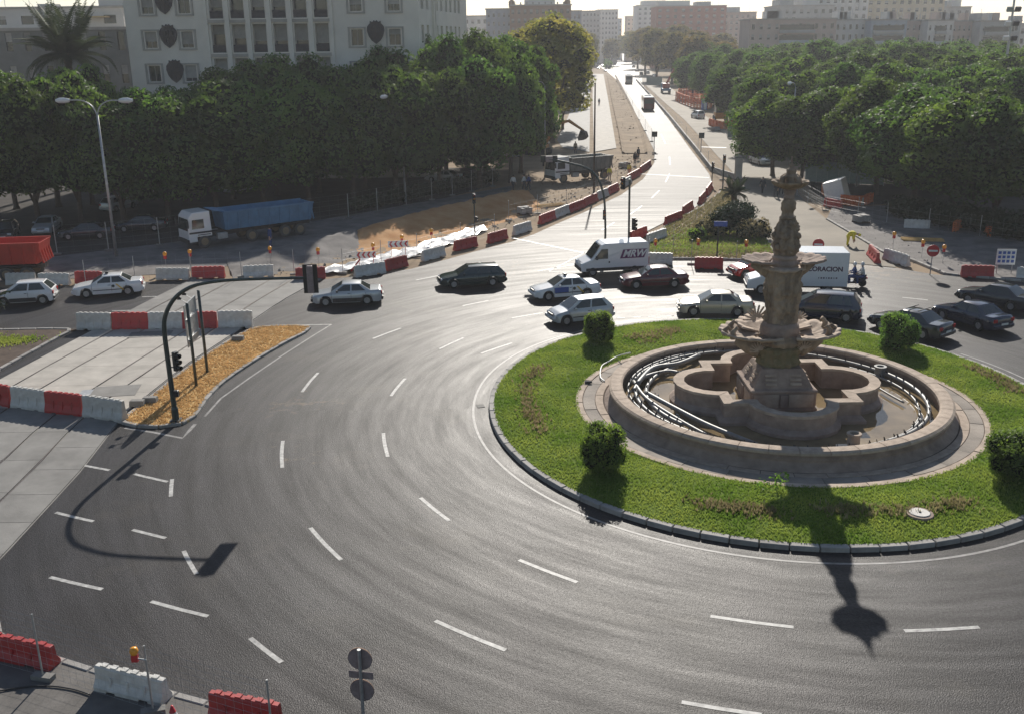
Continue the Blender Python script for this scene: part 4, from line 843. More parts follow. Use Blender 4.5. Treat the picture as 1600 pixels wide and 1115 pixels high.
def car(front_px, rear_px, style, paint, label, group=None, name='car', extras=(), trim=None, cat='car', at=None, rz=None, lowpaint=None):
    S = STY[style]; L, W = S['L'], S['W']; w2 = W / 2; wr = .31; wx = S['wx']
    if at is None:
        A, B = G(*front_px), G(*rear_px); d = (A - B).normalized(); nrm = Vector((-d.y, d.x, 0))
        if nrm.y < 0: nrm = -nrm
        mid = (A + B) / 2 + nrm * (w2 - .1); off = L / 2 - (wx[0] + wx[1]) / 2
        loc = mid + d * (-off) * 1.0; rz = math.atan2(d.y, d.x); loc = mid - d * off * -1 if False else mid + d * (-(off))
    else: loc = Vector(at)
    t = thing(name, label, cat, (loc.x, loc.y, 0), rz, group)
    X = lambda x: L / 2 - x
    mp = MATS[paint]
    # body shell
    rings = []; n = int(L / .075)
    xs = sorted(set([L * i / n for i in range(n + 1)] + [.02, L - .02]))
    for x in xs:
        e = min(x, L - x); wn_ = w2 * (1 - .16 * max(0, 1 - e / .55) ** 2.2); zt = lerp_prof(S['prof'], x); zb = .2 if .15 < x < L - .15 else .26
        for c in wx:
            if abs(x - c) < wr + .06: zb = max(zb, wr + math.sqrt(max(0, (wr + .06) ** 2 - (x - c) ** 2)))
        zm = max(zb + .02, min(.62, zt - .06)); zs = max(zm + .01, zt - .1)
        half = [(0, zb), (wn_ - .1, zb), (wn_ - .015, zb + .01), (wn_, zm), (wn_ - .03, zs), (wn_ - .1, zt), (wn_ * .5, zt + .025), (0, zt + .035)]
        rings.append([(X(x), -y, z) for y, z in half] + [(X(x), y, z) for y, z in reversed(half[1:-1])])
    bmb = MB(); bmb.rings(rings)
    body = bmb.build('body', mp, t, smooth=38)
    # cabin
    x0, x1, x2, x3 = S['cab']; zb, zr = S['belt'], S['roof']; yb, yr = w2 - .09, w2 - .26
    def sidept(u, v, s, o=0.):       # u along, v up
        xa = x0 + (x3 - x0) * u; xt = x1 + (x2 - x1) * u; x = xa + (xt - xa) * v
        y = yb + (yr - yb) * v - .03 * max(0, (abs(u - .5) - .3)); return Vector((X(x), s * (y + o), zb + (zr - .05 - zb) * v))
    cb = MB(); rr = []
    for v, ins in ((0, 0), (.5, -.015), (1, 0)):
        rr.append([sidept(u, v, -1, -ins * -.0) for u in (0, .25, .5, .75, 1)] + [sidept(u, v, 1) for u in (1, .75, .5, .25, 0)])
    cb.rings(rr, caps=False); cab = cb.build('cabin', mp, t)
    rf = MB(); R = []
    for u in [i / 10 for i in range(11)]:
        x = x1 + (x2 - x1) * u; e = math.sin(math.pi * (.12 + .76 * u)); z = zr - .05 + .06 * e
        R.append([(X(x), y * (yr + .005), z - .045 * abs(y) ** 3 - (.0 if abs(y) < 1 else .02)) for y in (-1, -.8, -.4, 0, .4, .8, 1)])
    rf.rings(R, closed=False); roof = rf.build('roof', mp, t, smooth=True)
    gl = MATS['glass']
    def pane(nm, P, o):
        n_ = (P[1] - P[0]).cross(P[2] - P[0]).normalized(); n_ = n_ if n_.dot(o) > 0 else -n_
        MB().add([p + n_ * .012 for p in P], [tuple(range(len(P)))]).build(nm, gl, cab)
    c = .1
    pane('windscreen', [sidept(0, .06, -1, -c * .7), sidept(0, .94, -1, -c * .6), sidept(0, .94, 1, -c * .6), sidept(0, .06, 1, -c * .7)], Vector((1, 0, .5)))
    pane('rear_window', [sidept(1, .12, -1, -c), sidept(1, .9, -1, -c), sidept(1, .9, 1, -c), sidept(1, .12, 1, -c)], Vector((-1, 0, .5)))
    us = [.05] + [(s_ - x0) / (x3 - x0) for s_ in S['split']] + [.96]
    for s in (-1, 1):
        for i, (a, b) in enumerate(zip(us, us[1:])):
            a2, b2 = a + (.045 if i == 0 else .018), b - (.018 if i < len(us) - 2 else .09)
            pane('side_window', [sidept(a2, .08, s), sidept(b2, .08, s), sidept(b2 - (.02 if i < len(us) - 2 else .0), .9, s), sidept(a2 + (.05 if i == 0 else 0), .9, s)], Vector((0, s, 0)))
        bz = MB()
        for xd in [x0 + .05] + list(S['split']) + [S['split'][-1] + (.95 if len(S['split']) == 1 else 0)]:
            if xd < wx[1] + .1: bz.box((X(xd), s * (w2 + .001), .6), (.016, .012, .5))
        bz.build('door_gap', MATS['black_plastic'], body)
        for xd in S['split']:
            MB().box((X(xd - .14), s * (w2 + .006), .8), (.16, .025, .03)).build('door_handle', MATS[trim or 'black_plastic'], body)
        MB().box((X(x0 + .42), s * (w2 + .06), zb + .07), (.12, .2, .13)).build('mirror', mp if trim is None else MATS[trim], t, bev=.03)
        MB().box((X(.08), s * (w2 - .3), .62), (.1, .34, .14)).build('headlight', MATS['lamp_clear'], t, bev=.03)
        MB().box((X(L - .03), s * (w2 - .22), .76), (.08, .26, .2)).build('tail_light', MATS['lamp_red'], t, bev=.02)
        MB().box((X(L / 2), s * (w2 - .005), .48), (L * .42, .03, .05)).build('side_moulding', MATS[trim or 'black_plastic'], t)
        for x in wx: wheel(t, X(x), s * (w2 - .09), wr, .19)
    bp = MATS[trim or paint]
    for nm, x in (('front_bumper', -.02), ('rear_bumper', L + .0)):
        MB().box((X(x), 0, .42), (.14, W * .9, .2)).build(nm, bp, t, bev=.04)
    MB().box((X(-.0), 0, .62), (.08, W * .4, .1)).build('grille', MATS['black_plastic'], t)
    MB().box((X(L + .06), 0, .56), (.03, .5, .11)).build('number_plate', MATS['plate_white'], t); MB().box((X(-.1), 0, .42), (.02, .5, .11)).build('number_plate', MATS['plate_white'], t)
    MB().box((X(L / 2), 0, .22), (L * .86, W * .7, .1)).build('underbody', MATS['black_plastic'], t)
    if lowpaint: 
        for s in (-1, 1): MB().box((X(L * .5), s * (w2 - .012), .36), (wx[1] - wx[0] - .75, .04, .24)).build('lower_panel', MATS[lowpaint], t)
    for e in extras: e(t, X, S, body)
    return t
def taxi_extras(blue=False):
    def f(t, X, S, body):
        w2 = S['W'] / 2; c = sum(S['cab'][1:3]) / 2
        MB().box((X(S['cab'][1] + .25), 0, S['roof'] + .09), (.2, .34, .12)).build('roof_sign', MATS['black_plastic'], t, bev=.02)
        for s in (-1, 1):
            P = [(X(2.75), .86), (X(2.88), .86), (X(3.3), .42), (X(3.17), .42)]
            MB().add([(x, s * (w2 + .008), z) for x, z in P], [(0, 1, 2, 3)]).build('stripe', MATS['taxi_yellow'], body)
            MB().disc((X(2.62), s * (w2 + .006), .72), (0, 1, 0), .1, 14, .012).build('door_badge', MATS['pole_green'], body)
            if blue: MB().box((X(1.75), s * (w2 + .006), .68), (.95, .012, .34)).build('door_advert', MATS['sign_blue'], body)
    return f
def roof_bars(t, X, S, body):
    for x in (1.0, 1.75): MB().box((X(S['cab'][1] + x - .75), 0, S['roof'] + .09), (.06, S['W'] * .72, .05)).build('roof_bar', MATS['black_plastic'], t)
G1 = 'cars on the roundabout'
car((8, 479), (66, 475.5), 'hatch', 'car_white', 'small boxy white hatchback with dark sills at the far left', G1, trim='black_plastic', lowpaint='black_plastic')
car((134.5, 466), (202, 461), 'sedan', 'car_white', 'white taxi saloon with a diagonal stripe on the left road', G1, extras=(taxi_extras(),))
car((504.6, 479), (578.6, 475.8), 'sedan', 'car_silver', 'pale silver saloon with dark lower body behind the narrow island', G1, trim='black_plastic', lowpaint='chassis')
car((708, 451), (770.8, 447), 'estate', 'car_green', 'very dark green estate car alone in the middle of the road', G1)
car((854, 470.3), (919.3, 465), 'sedan', 'car_white', 'white taxi with a blue door advert beside the white van', G1, extras=(taxi_extras(True),))
car((883, 509), (945, 502), 'hatch', 'car_silver', 'silver hatchback passing the round bush at the island edge', G1)
car((991, 452), (1055.8, 449.7), 'sedan', 'car_maroon', 'maroon saloon in front of the white van', G1)
car((1082.7, 494), (1152.6, 494.6), 'sedan', 'car_beige', 'beige saloon left of the fountain shaft', G1, trim='car_beige')
car((1162, 436), (1215, 432), 'hatch', 'car_red', 'red car behind the upper left shell of the fountain', G1)
car((1250, 498), (1320, 503.5), 'mpv', 'car_navy', 'dark blue people carrier right of the fountain shaft', G1)
car((1373, 514), (1444, 531), 'sedan', 'car_dark', 'dark grey saloon with roof bars behind the round bush', G1, extras=(roof_bars,))
car((1472, 499), (1530, 517), 'sedan', 'car_navy', 'dark blue saloon between two other dark cars on the right', G1)
car((1508, 473), (1583.6, 487), 'sedan', 'car_dark', 'near black saloon at the right edge, farthest of three', G1)
# parked cars half hidden under the left trees
G2 = 'cars parked under the left trees'
for x, y, st, pt, az, lb in [(275, 304, 'hatch', 'car_silver', 1.2, 'pale hatchback parked under the trees behind the blue truck cab'), (232, 302, 'hatch', 'car_silver', 1.2, 'grey car parked under the trees left of the pale hatchback'), (75, 362, 'sedan', 'car_silver', -1.4, 'car with a bright bonnet parked under the trees above the red truck'), (137, 372, 'sedan', 'car_dark', 3.3, 'dark saloon parked under the trees left of the double lamp post'),
        (222, 360, 'sedan', 'car_dark', 3.3, 'dark saloon parked under the trees right of the double lamp post'), (186, 328, 'hatch', 'car_silver', 1.2, 'grey hatchback parked deeper under the trees by the lamp post'), (12, 372, 'hatch', 'car_dark', -1.3, 'dark car parked under the trees at the left edge'), (370, 300, 'hatch', 'car_silver', 1.0, 'grey hatchback parked under the trees behind the blue tipper'), (695, 284, 'sedan', 'car_white', 2.7, 'white car parked under the trees before the hedge end'), (795, 245, 'mpv', 'car_silver', -1.0, 'pale car parked by the tall plane tree')]:
    p = G(x, y); car(None, None, st, pt, lb, G2, at=(p.x, p.y, 0), rz=az)
# ---- vans, trucks, buses
def veh_loc(f, r, W, L, off):
    A, B = G(*f), G(*r); d = (A - B).normalized(); n = Vector((-d.y, d.x, 0)); n = n if n.y > 0 else -n
    return (A + B) / 2 + n * (W / 2 - .1) - d * off, math.atan2(d.y, d.x)
def text(s, size, mat, parent, loc, rot, shear=0., name='lettering', ext=.006, align='CENTER'):
    cu = bpy.data.curves.new(name, 'FONT'); cu.body = s; cu.size = size; cu.extrude = ext; cu.align_x = align; cu.align_y = 'CENTER'; cu.shear = shear; cu.offset = size * .035; cu.materials.append(MATS[mat])
    o = bpy.data.objects.new(name, cu); C.objects.link(o); me = bpy.data.meshes.new_from_object(o.evaluated_get(bpy.context.evaluated_depsgraph_get())); bpy.data.objects.remove(o); o = put(name, me); o.parent = parent; o.location = loc; o.rotation_euler = rot; return o
def loft_side(t, name, prof, W, mat, bev=.06, tw=1., parent=None):   # a body from its side outline, extruded across with the roof narrowed
    n = len(prof); zmin = min(z for _, z in prof); zmax = max(z for _, z in prof); mb = MB(); rings = []
    for s, k in ((-1, 1), (1, 1)):
        rings.append([(x, s * W / 2 * (1 - (1 - tw) * max(0, (z - zmin - .5 * (zmax - zmin)) / (.5 * (zmax - zmin)))), z) for x, z in prof])
    mb.rings(rings); mb.f = [tuple(f) for f in mb.f]
    o = mb.build(name, MATS[mat], parent or t, bev=bev); bm = bmesh.new(); bm.from_mesh(o.data); bmesh.ops.recalc_face_normals(bm, faces=bm.faces); bm.to_mesh(o.data); bm.free(); return o
# delivery van
loc, rz = veh_loc((925, 432), (1000, 428), 1.95, 5.0, -.1); van = thing('delivery_van', 'white delivery van with dark letters on its side behind the taxi', 'van', (loc.x, loc.y, 0), rz)
vb = loft_side(van, 'body', [(2.5, .35), (2.52, .75), (2.35, .98), (1.75, 1.22), (1.0, 2.22), (.7, 2.32), (-2.4, 2.34), (-2.5, 2.2), (-2.5, .35)], 1.95, 'car_white', .07, .93)
MB().add([(1.72, -.83, 1.27), (1.72, .83, 1.27), (1.07, .76, 2.14), (1.07, -.76, 2.14)], [(0, 1, 2, 3)]).build('windscreen', MATS['glass'], van).location = (.03, 0, .03)
for s in (-1, 1):
    MB().add([(1.55, s * .985, 1.25), (.55, s * .985, 1.25), (.55, s * .945, 1.95), (1.02, s * .945, 1.95)], [(0, 1, 2, 3)]).build('side_window', MATS['glass'], van)
    MB().box((0, s * .98, .5), (4.3, .03, .2)).build('side_moulding', MATS['black_plastic'], van); MB().box((1.4, s * 1.08, 1.35), (.14, .2, .26)).build('mirror', MATS['black_plastic'], van, bev=.03)
    MB().box((2.42, s * .7, .86), (.2, .36, .2)).build('headlight', MATS['lamp_clear'], van, bev=.03); MB().box((-2.51, s * .85, 1.0), (.05, .16, .5)).build('tail_light', MATS['lamp_red'], van)
    MB().box((.45, s * .985, 1.0), (.1, .03, .12)).build('door_handle', MATS['black_plastic'], van)
    for x in (1.65, -1.45): wheel(van, x, s * .88, .33, .2)
    q = -1 if s > 0 else 1; MB().add([(-1.35 + q * a, s * (.982 - .03 * (z - 1.2)), z) for a, z in ((-1.02, 1.22), (.78, 1.22), (1.02, 1.86), (-.78, 1.86))], [(0, 1, 2, 3)]).build('print_panel', MATS['letter_purple'], vb)
    text('MRW', .68, 'sign_white', vb, (-1.35, s * .985, 1.54), (R_(90), 0, R_(180) if s > 0 else 0), .35)
MB().box((2.5, 0, .5), (.14, 1.85, .26)).build('front_bumper', MATS['black_plastic'], van, bev=.04); MB().box((-2.52, 0, .5), (.1, 1.85, .2)).build('rear_bumper', MATS['black_plastic'], van)
# box van
loc, rz = veh_loc((1182, 460), (1298, 462), 2.1, 6.3, .15); bx = thing('box_van', 'white box van with decorating lettering behind the fountain shaft', 'van', (loc.x, loc.y, 0), rz)
loft_side(bx, 'cab', [(3.2, .35), (3.2, .75), (3.0, 1.0), (2.3, 1.22), (1.65, 2.05), (1.3, 2.15), (1.1, 2.15), (1.1, .35)], 1.95, 'car_white', .08, .9)
MB().add([(2.32, -.82, 1.28), (2.32, .82, 1.28), (1.72, .74, 2.0), (1.72, -.74, 2.0)], [(0, 1, 2, 3)]).build('windscreen', MATS['glass'], bx).location = (.03, 0, .03)
box_ = MB().box((-1.1, 0, 1.75), (4.2, 2.2, 2.25)).build('cargo_box', MATS['car_white'], bx, bev=.04)
for s in (-1, 1):
    MB().add([(2.05, s * .985, 1.25), (1.25, s * .985, 1.25), (1.25, s * .93, 1.9), (1.6, s * .93, 1.9)], [(0, 1, 2, 3)]).build('side_window', MATS['glass'], bx)
    MB().box((3.02, s * .68, .88), (.2, .36, .2)).build('headlight', MATS['lamp_clear'], bx, bev=.03)
    for x in (2.25, -2.0): wheel(bx, x, s * .92, .34, .22)
    r = (R_(90), 0, R_(180) if s > 0 else 0); y = s * 1.105
    text('CRISTALES', .4, 'letter_dark', box_, (-.75, y, 2.42), r); text('DECORACION', .42, 'letter_dark', box_, (-1.45, y, 1.78), r)
    for k in range(8): MB().box((-1.35 - .16 * k, s * 1.102, 1.2), (.1 if k % 3 else .05, .012, .09)).build('print_mark', MATS['letter_dark'], box_)
    MB().box((-2.9, s * .9, .78), (.5, .1, .12)).build('tail_light', MATS['lamp_red'], bx)
MB().box((-.6, 0, .55), (4.9, 1.5, .2)).build('chassis', MATS['chassis'], bx); MB().box((3.18, 0, .5), (.16, 1.85, .26)).build('front_bumper', MATS['black_plastic'], bx, bev=.04)
# tipper trucks
TR_TYRE, TR_RIM = wheel_meshes(.52, .32); TR_RIM.materials[0] = MATS['dirt']; pm('dusty_tyre', (.085, .078, .07), .9, var=.25); TR_TYRE.materials[0] = MATS['dusty_tyre']
def tipper(f, r, label, cabm, tipm, axles=(3.6, 2.1, -2.2, -3.6), L=9.6, scale=1., at=None, rz=None, group='tipper trucks on the works', dash=True):
    if at is None: loc, rz = veh_loc(f, r, 2.5, L, (axles[0] + axles[-1]) / 2 * 1.0)
    else: loc = Vector(at)
    t = thing('tipper_truck', label, 'truck', (loc.x, loc.y, 0), rz, group, scale); h = L / 2
    cabo = loft_side(t, 'cab', [(h, .55), (h, 1.35), (h - .12, 2.6), (h - .45, 2.98), (h - 1.95, 3.02), (h - 2.0, .95), (h - .7, .95), (h - .75, .55)], 2.45, cabm, .07, .95)
    MB().add([(h + .02, -1.08, 1.5), (h + .02, 1.08, 1.5), (h - .1, 1.02, 2.45), (h - .1, -1.02, 2.45)], [(0, 1, 2, 3)]).build('windscreen', MATS['glass'], cabo)
    for s in (-1, 1):
        MB().add([(h - .3, s * 1.24, 1.65), (h - 1.35, s * 1.24, 1.65), (h - 1.35, s * 1.2, 2.4), (h - .38, s * 1.2, 2.4)], [(0, 1, 2, 3)]).build('side_window', MATS['glass'], cabo)
        MB().box((h + .08, s * 1.38, 2.1), (.14, .22, .6)).build('mirror', MATS['black_plastic'], t, bev=.03); MB().box((h - .02, s * .95, .78), (.1, .4, .22)).build('headlight', MATS['lamp_clear'], t)
        MB().box((h - 1.0, s * 1.235, 1.32), (1.9, .03, .14)).build('side_moulding', MATS['black_plastic'], t); MB().box((h - 2.9, s * .95, .8), (.9, .5, .5)).build('fuel_tank', MATS['galvanised'], t, bev=.05)
        for x in axles:
            wc = wheel(t, x, s * 1.05, .52, .32).children; wc[1].data = TR_RIM; wc[0].data = TR_TYRE
        MB().box((axles[0], s * 1.05, 1.12), (1.1, .42, .06)).build('mudguard', MATS['black_plastic'], t); MB().box(((axles[-1] + axles[-2]) / 2, s * 1.05, 1.14), (2.7, .42, .05)).build('mudguard', MATS['black_plastic'], t)
    MB().box((h + .02, 0, .62), (.2, 2.4, .35)).build('front_bumper', MATS['black_plastic'], t, bev=.04); MB().box((-.2, 0, .95), (L - .6, .9, .3)).build('chassis', MATS['chassis'], t)
    x0, x1 = h - (3.2 if L > 11 else 2.25), -h; tb = MB(); zt = 2.75
    O = [[(x0, -1.15, 1.25), (x1 + .3, -1.15, 1.25), (x1 + .3, 1.15, 1.25), (x0, 1.15, 1.25)], [(x0 + .15, -1.28, zt), (x1, -1.28, zt), (x1, 1.28, zt), (x0 + .15, 1.28, zt)], [(x0 + .08, -1.2, zt), (x1 + .08, -1.2, zt), (x1 + .08, 1.2, zt), (x0 + .08, 1.2, zt)], [(x0 - .05, -1.08, 1.35), (x1 + .38, -1.08, 1.35), (x1 + .38, 1.08, 1.35), (x0 - .05, 1.08, 1.35)]]
    tb.rings(O); tip = tb.build('tipper_body', MATS[tipm], t); bm = bmesh.new(); bm.from_mesh(tip.data); bmesh.ops.recalc_face_normals(bm, faces=bm.faces); bm.to_mesh(tip.data); bm.free()
    n = 9; rb = MB().box((0, 0, 0), (.1, .1, 1.5), rx=-.085).mesh('rib', MATS[tipm]); rb2 = MB().box((0, 0, 0), (.1, .1, 1.5), rx=.085).mesh('rib', MATS[tipm])
    for k in range(n):
        x = x1 + .45 + (x0 - x1 - .7) * k / (n - 1); put('rib', rb2, tip, (x, -1.245, 2.0)); put('rib', rb, tip, (x, 1.245, 2.0))
    for s in (-1, 1): MB().box(((x0 + x1) / 2 + .05, s * 1.29, zt), (x0 - x1 + .1, .12, .14)).build('top_rail', MATS[tipm], tip)
    for k in range(5): MB().box((x1 + .1, -1.05 + .52 * k, 2.0), (.12, .1, 1.5), ry=.2).build('tailgate_rib', MATS[tipm], tip)
    MB().box((x0 + .35, 0, zt + .16), (1.0, 2.4, .06), ry=-.12).build('head_shield', MATS[tipm], tip)
    return t
tipper((322, 387), (469, 367), 'dump truck with white cab and blue tipper under the left trees', 'car_white', 'truck_blue', L=11.4, axles=(4.4, .2, -2.9, -4.3))
p = G(24, 444); tipper(None, None, 'dump truck with red tipper cut off by the left edge', 'truck_red', 'truck_red', at=(p.x - 3.2, p.y + 1.6, 0), rz=math.pi + .12)
tipper((880, 286), (945, 280), 'dump truck with white cab and dusty grey tipper by the avenue', 'car_white', 'truck_grey', axles=(2.9, -1.6, -2.9), L=8.2)
# excavator behind the grey tipper: boom, stick and bucket
p = G(882, 250); ex = thing('excavator', 'excavator whose arm and bucket reach over the grey tipper', 'excavator', (p.x - 3.5, p.y + 7, 0), -.35)
for s in (-1, 1): MB().box((0, s * 1.05, .45), (3.6, .6, .85)).build('track', MATS['rubber'], ex, bev=.2)
MB().box((-.3, 0, 1.5), (3.2, 2.5, 1.1)).build('house', MATS['machine_orange'], ex, bev=.1); MB().box((.7, .8, 2.3), (1.4, 1.0, 1.6)).build('driver_cab', MATS['glass'], ex, bev=.06)
MB().tube([(1, 0, 1.6), (3.0, 0, 4.6), (4.7, 0, 4.9)], [.3, .32, .2], 6).build('boom', MATS['machine_orange'], ex); MB().tube([(4.6, 0, 5.0), (6.9, 0, 3.6)], [.25, .16], 6).build('stick', MATS['machine_orange'], ex)
loft_side(ex, 'bucket', [(6.6, 3.7), (7.3, 3.4), (7.5, 2.7), (7.1, 2.3), (6.3, 2.2), (6.2, 2.6)], 1.3, 'chassis', .04)
def bus(p, rz, label, m, L=11.5, lower=None):
    t = thing('bus', label, 'bus', (p.x, p.y, 0), rz, 'buses on the avenue'); b = MB().box((0, 0, 1.7), (L, 2.5, 2.6)).build('body', MATS[lower or m], t, bev=.15); MB().box((0, 0, 3.03), (L - .3, 2.36, .16)).build('roof', MATS['car_white'], t, bev=.05)
    for s in (-1, 1):
        for k in range(6): MB().box((-L / 2 + 1.0 + k * (L - 2) / 5, s * 1.25, 2.1), ((L - 2) / 5 - .18, .03, .95)).build('side_window', MATS['glass'], b)
        for x in (L / 2 - 2.4, -L / 2 + 3.0): wheel(t, x, s * 1.08, .5, .3)
        MB().box((-L / 2 - .01, s * 1.0, .9), (.05, .3, .3)).build('tail_light', MATS['lamp_red'], t)
    for s in (-1, 1): MB().box((s * L / 2, 0, 2.15), (.05, 2.15, 1.0)).build('windscreen' if s > 0 else 'rear_window', MATS['glass'], b)
    MB().box((1, 0, 3.2), (2.2, 1.6, .22)).build('roof_unit', MATS['car_white'], t, bev=.05)
    return t
d = (G(980, 130) - G(1015, 174)).normalized(); az = math.atan2(d.y, d.x)
p = G(1014, 174); bus(p + d * 6, az, 'dark red bus seen from behind on the avenue', 'car_maroon', lower='car_maroon')
p = G(983, 132); bus(p + d * 6, az, 'pale bus farther away on the avenue', 'car_beige', lower='car_beige')
p = G(1093, 186); car(None, None, 'mpv', 'car_white', 'white van seen from behind on the side carriageway', None, at=(p.x, p.y + 2, 0), rz=R_(100)); p = G(1195, 260); car(None, None, 'mpv', 'car_silver', 'pale van facing the junction beside the right trees', None, at=(p.x, p.y + 2.2, 0), rz=R_(-80))
k = 0
for x, y, pt in [(935, 108, 'car_white'), (941, 104, 'car_silver'), (930, 99, 'car_silver'), (946, 112, 'car_dark'), (935, 92, 'car_white'), (940, 86, 'car_silver'), (955, 86, 'car_white'), (962, 84, 'car_dark'), (958, 80, 'car_silver'), (968, 90, 'car_white'), (995, 112, 'car_dark'), (1002, 118, 'car_dark'), (990, 106, 'car_navy'), (1012, 116, 'car_silver'), (1022, 121, 'car_white')]:
    p = G(x, y); car(None, None, 'hatch' if k % 2 else 'sedan', pt, 'tiny distant %s car on the far avenue, %s counted from the left' % ({'car_white': 'white', 'car_silver': 'pale', 'car_dark': 'dark', 'car_navy': 'dark blue'}[pt], ORD[sorted([935, 941, 930, 946, 935.5, 940, 955, 962, 958, 968, 995, 1002, 990, 1012, 1022]).index(x if (x, y) != (935, 92) else 935.5)]), 'distant cars on the avenue', at=(p.x, p.y, 0), rz=az + (math.pi if x < 950 else 0)); k += 1
# mobile crane and site machines on the right of the avenue
p = G(1040, 146); cr = thing('mobile_crane', 'blue mobile crane with a long red boom on the right of the avenue', 'crane', p, az); MB().box((0, 0, 1.2), (8, 2.5, .7)).build('chassis', MATS['truck_blue'], cr, bev=.05); loft_side(cr, 'cab', [(4.2, .7), (4.2, 2.0), (3.9, 2.9), (2.4, 2.9), (2.4, .7)], 2.4, 'truck_blue'); MB().box((-1.2, 0, 2.2), (2.4, 2.0, 1.5)).build('turret', MATS['machine_red'], cr, bev=.06)
for s in (-1, 1):
    for x in (3, .2, -1.4, -3): wheel(cr, x, s * 1.1, .52, .32)
tipv = AT(1071, 76, p.y) - p; ci = Matrix.Rotation(-az, 3, 'Z') @ tipv; bs = Vector((-1, 0, 2.6)); mid = bs.lerp(ci, .45); MB().tube([bs, mid], .36, 6).build('boom', MATS['machine_red'], cr); MB().tube([mid, ci], .22, 6).build('boom_extension', MATS['chassis'], cr); MB().tube([ci, ci - Vector((0, 0, 4))], .06, 5).build('hook_line', MATS['black_plastic'], cr)
p = G(1125, 190); oc = thing('site_dumper', 'orange site machine with a white roofed cab beside the right trees', 'dumper', p, R_(-95)); MB().box((0, 0, 1.2), (3.6, 2.3, 1.2)).build('body', MATS['machine_orange'], oc, bev=.1); MB().box((.2, 0, 3.35), (2.6, 2.4, .15)).build('cab_roof', MATS['car_white'], oc); MB().box((.2, 0, 2.55), (2.2, 2.1, 1.5)).build('cab_glass', MATS['glass'], oc)
for s in (-1, 1):
    for x in (1.2, -1.2): wheel(oc, x, s * 1.15, .6, .4)
    for x in (1.35, -.95): MB().box((x, s * 1.08, 2.6), (.12, .12, 1.6)).build('cab_post', MATS['car_white'], oc)
p = G(1153, 188); sb = thing('site_cabin', 'blue site cabin with a flat roof beside the right trees', 'cabin', p, .1); MB().box((0, 0, 1.5), (2.6, 2.4, 3.0)).build('wall', MATS['truck_blue'], sb, bev=.04); MB().box((.1, 0, 3.1), (3.4, 2.7, .14)).build('roof', MATS['sign_white'], sb); MB().box((-.6, -1.21, 1.1), (.9, .05, 2.0)).build('door', MATS['sign_blue'], sb)
p = G(1310, 318); sb = thing('tilted_container', 'pale tilted container lying under the right trees', 'container', (p.x, p.y + 1, .2), -.5); b = MB().box((0, 0, 1.0), (1.9, 2.6, 2.1), ry=-.3).build('shell', MATS['sign_white'], sb, bev=.05); MB().box((-.98, 0, .8), (.05, 2.2, 1.5), ry=-.3).build('lid', MATS['galvanised'], sb)
# scooter with rider and passenger is built with the people

# ================================================================ BARRIERS, FENCES, SIGNS, LAMPS
def barrier_mesh(mat, h=.8):
    mb = MB(); rings = []; L = 2.0; sx = [-1, -.98, -.62, -.6, -.36, -.34, .34, .36, .6, .62, .98, 1]
    for i, x in enumerate(sx):
        zb = .09 * h if i in (3, 4, 7, 8) else 0; e = .9 if i in (0, 11) else 1
        half = [(.25 * e, zb), (.25 * e, .16 * h), (.13 * e, .45 * h), (.1 * e, .93 * h), (.07 * e, h * (.985 if i in (0, 11) else 1))]
        rings.append([(x * L / 2, -y, z) for y, z in half] + [(x * L / 2, y, z) for y, z in reversed(half)])
    mb.rings(rings)
    for x in (-.75, -.45, -.15, .15, .45, .75): mb.box((x, 0, h + .012), (.16, .15, .05))
    for x in (-.5, 0, .5): mb.box((x, -.155, .42 * h), (.05, .07, .42 * h), rx=-.17); mb.box((x, .155, .42 * h), (.05, .07, .42 * h), rx=.17)
    return mb.mesh('barrier', MATS[mat])
BMS = {}
def barrier(x0, y0, x1, y1, col, label, h=.85, group='plastic barriers'):
    if (col, h) not in BMS: BMS[(col, h)] = barrier_mesh('barrier_' + col, h)
    A, B = G(x0, y0), G(x1, y1); d = B - A; n = Vector((-d.y, d.x, 0)).normalized(); n = n if n.y > 0 else -n; c = (A + B) / 2 + n * .25
    o = put('barrier', BMS[(col, h)], None, (c.x + rnd.uniform(-.04, .04), c.y + rnd.uniform(-.05, .05), 0), math.atan2(d.y, d.x) + rnd.uniform(-.035, .035), (d.length / 2.02, 1, 1)); tag(o, label, 'barrier', group); return o
def chain(L, lab, h=.85, group=None):
    nR = {'red': 0, 'white': 0}
    for (x0, y0, x1, y1, c) in L:
        barrier(x0, y0, x1, y1, c, lab % (ORD[nR[c]] + ' ' + c), h, group); nR[c] += 1
chain([(-40, 629, 15, 637, 'red'), (15, 637, 70, 645, 'white'), (70, 645, 126, 652, 'red'), (126, 652, 190, 661, 'white')], '%s barrier from the left in the line across the near track', 1.02, 'barriers across the near end of the track')
chain([(119, 516, 174, 516, 'white'), (174, 516, 231, 516, 'red'), (231, 516, 286, 515, 'white'), (286, 515, 340, 514, 'red'), (340, 514, 394, 513, 'white')], '%s barrier from the left across the far end of the pale track', 1.02, 'barriers across the far end of the track')
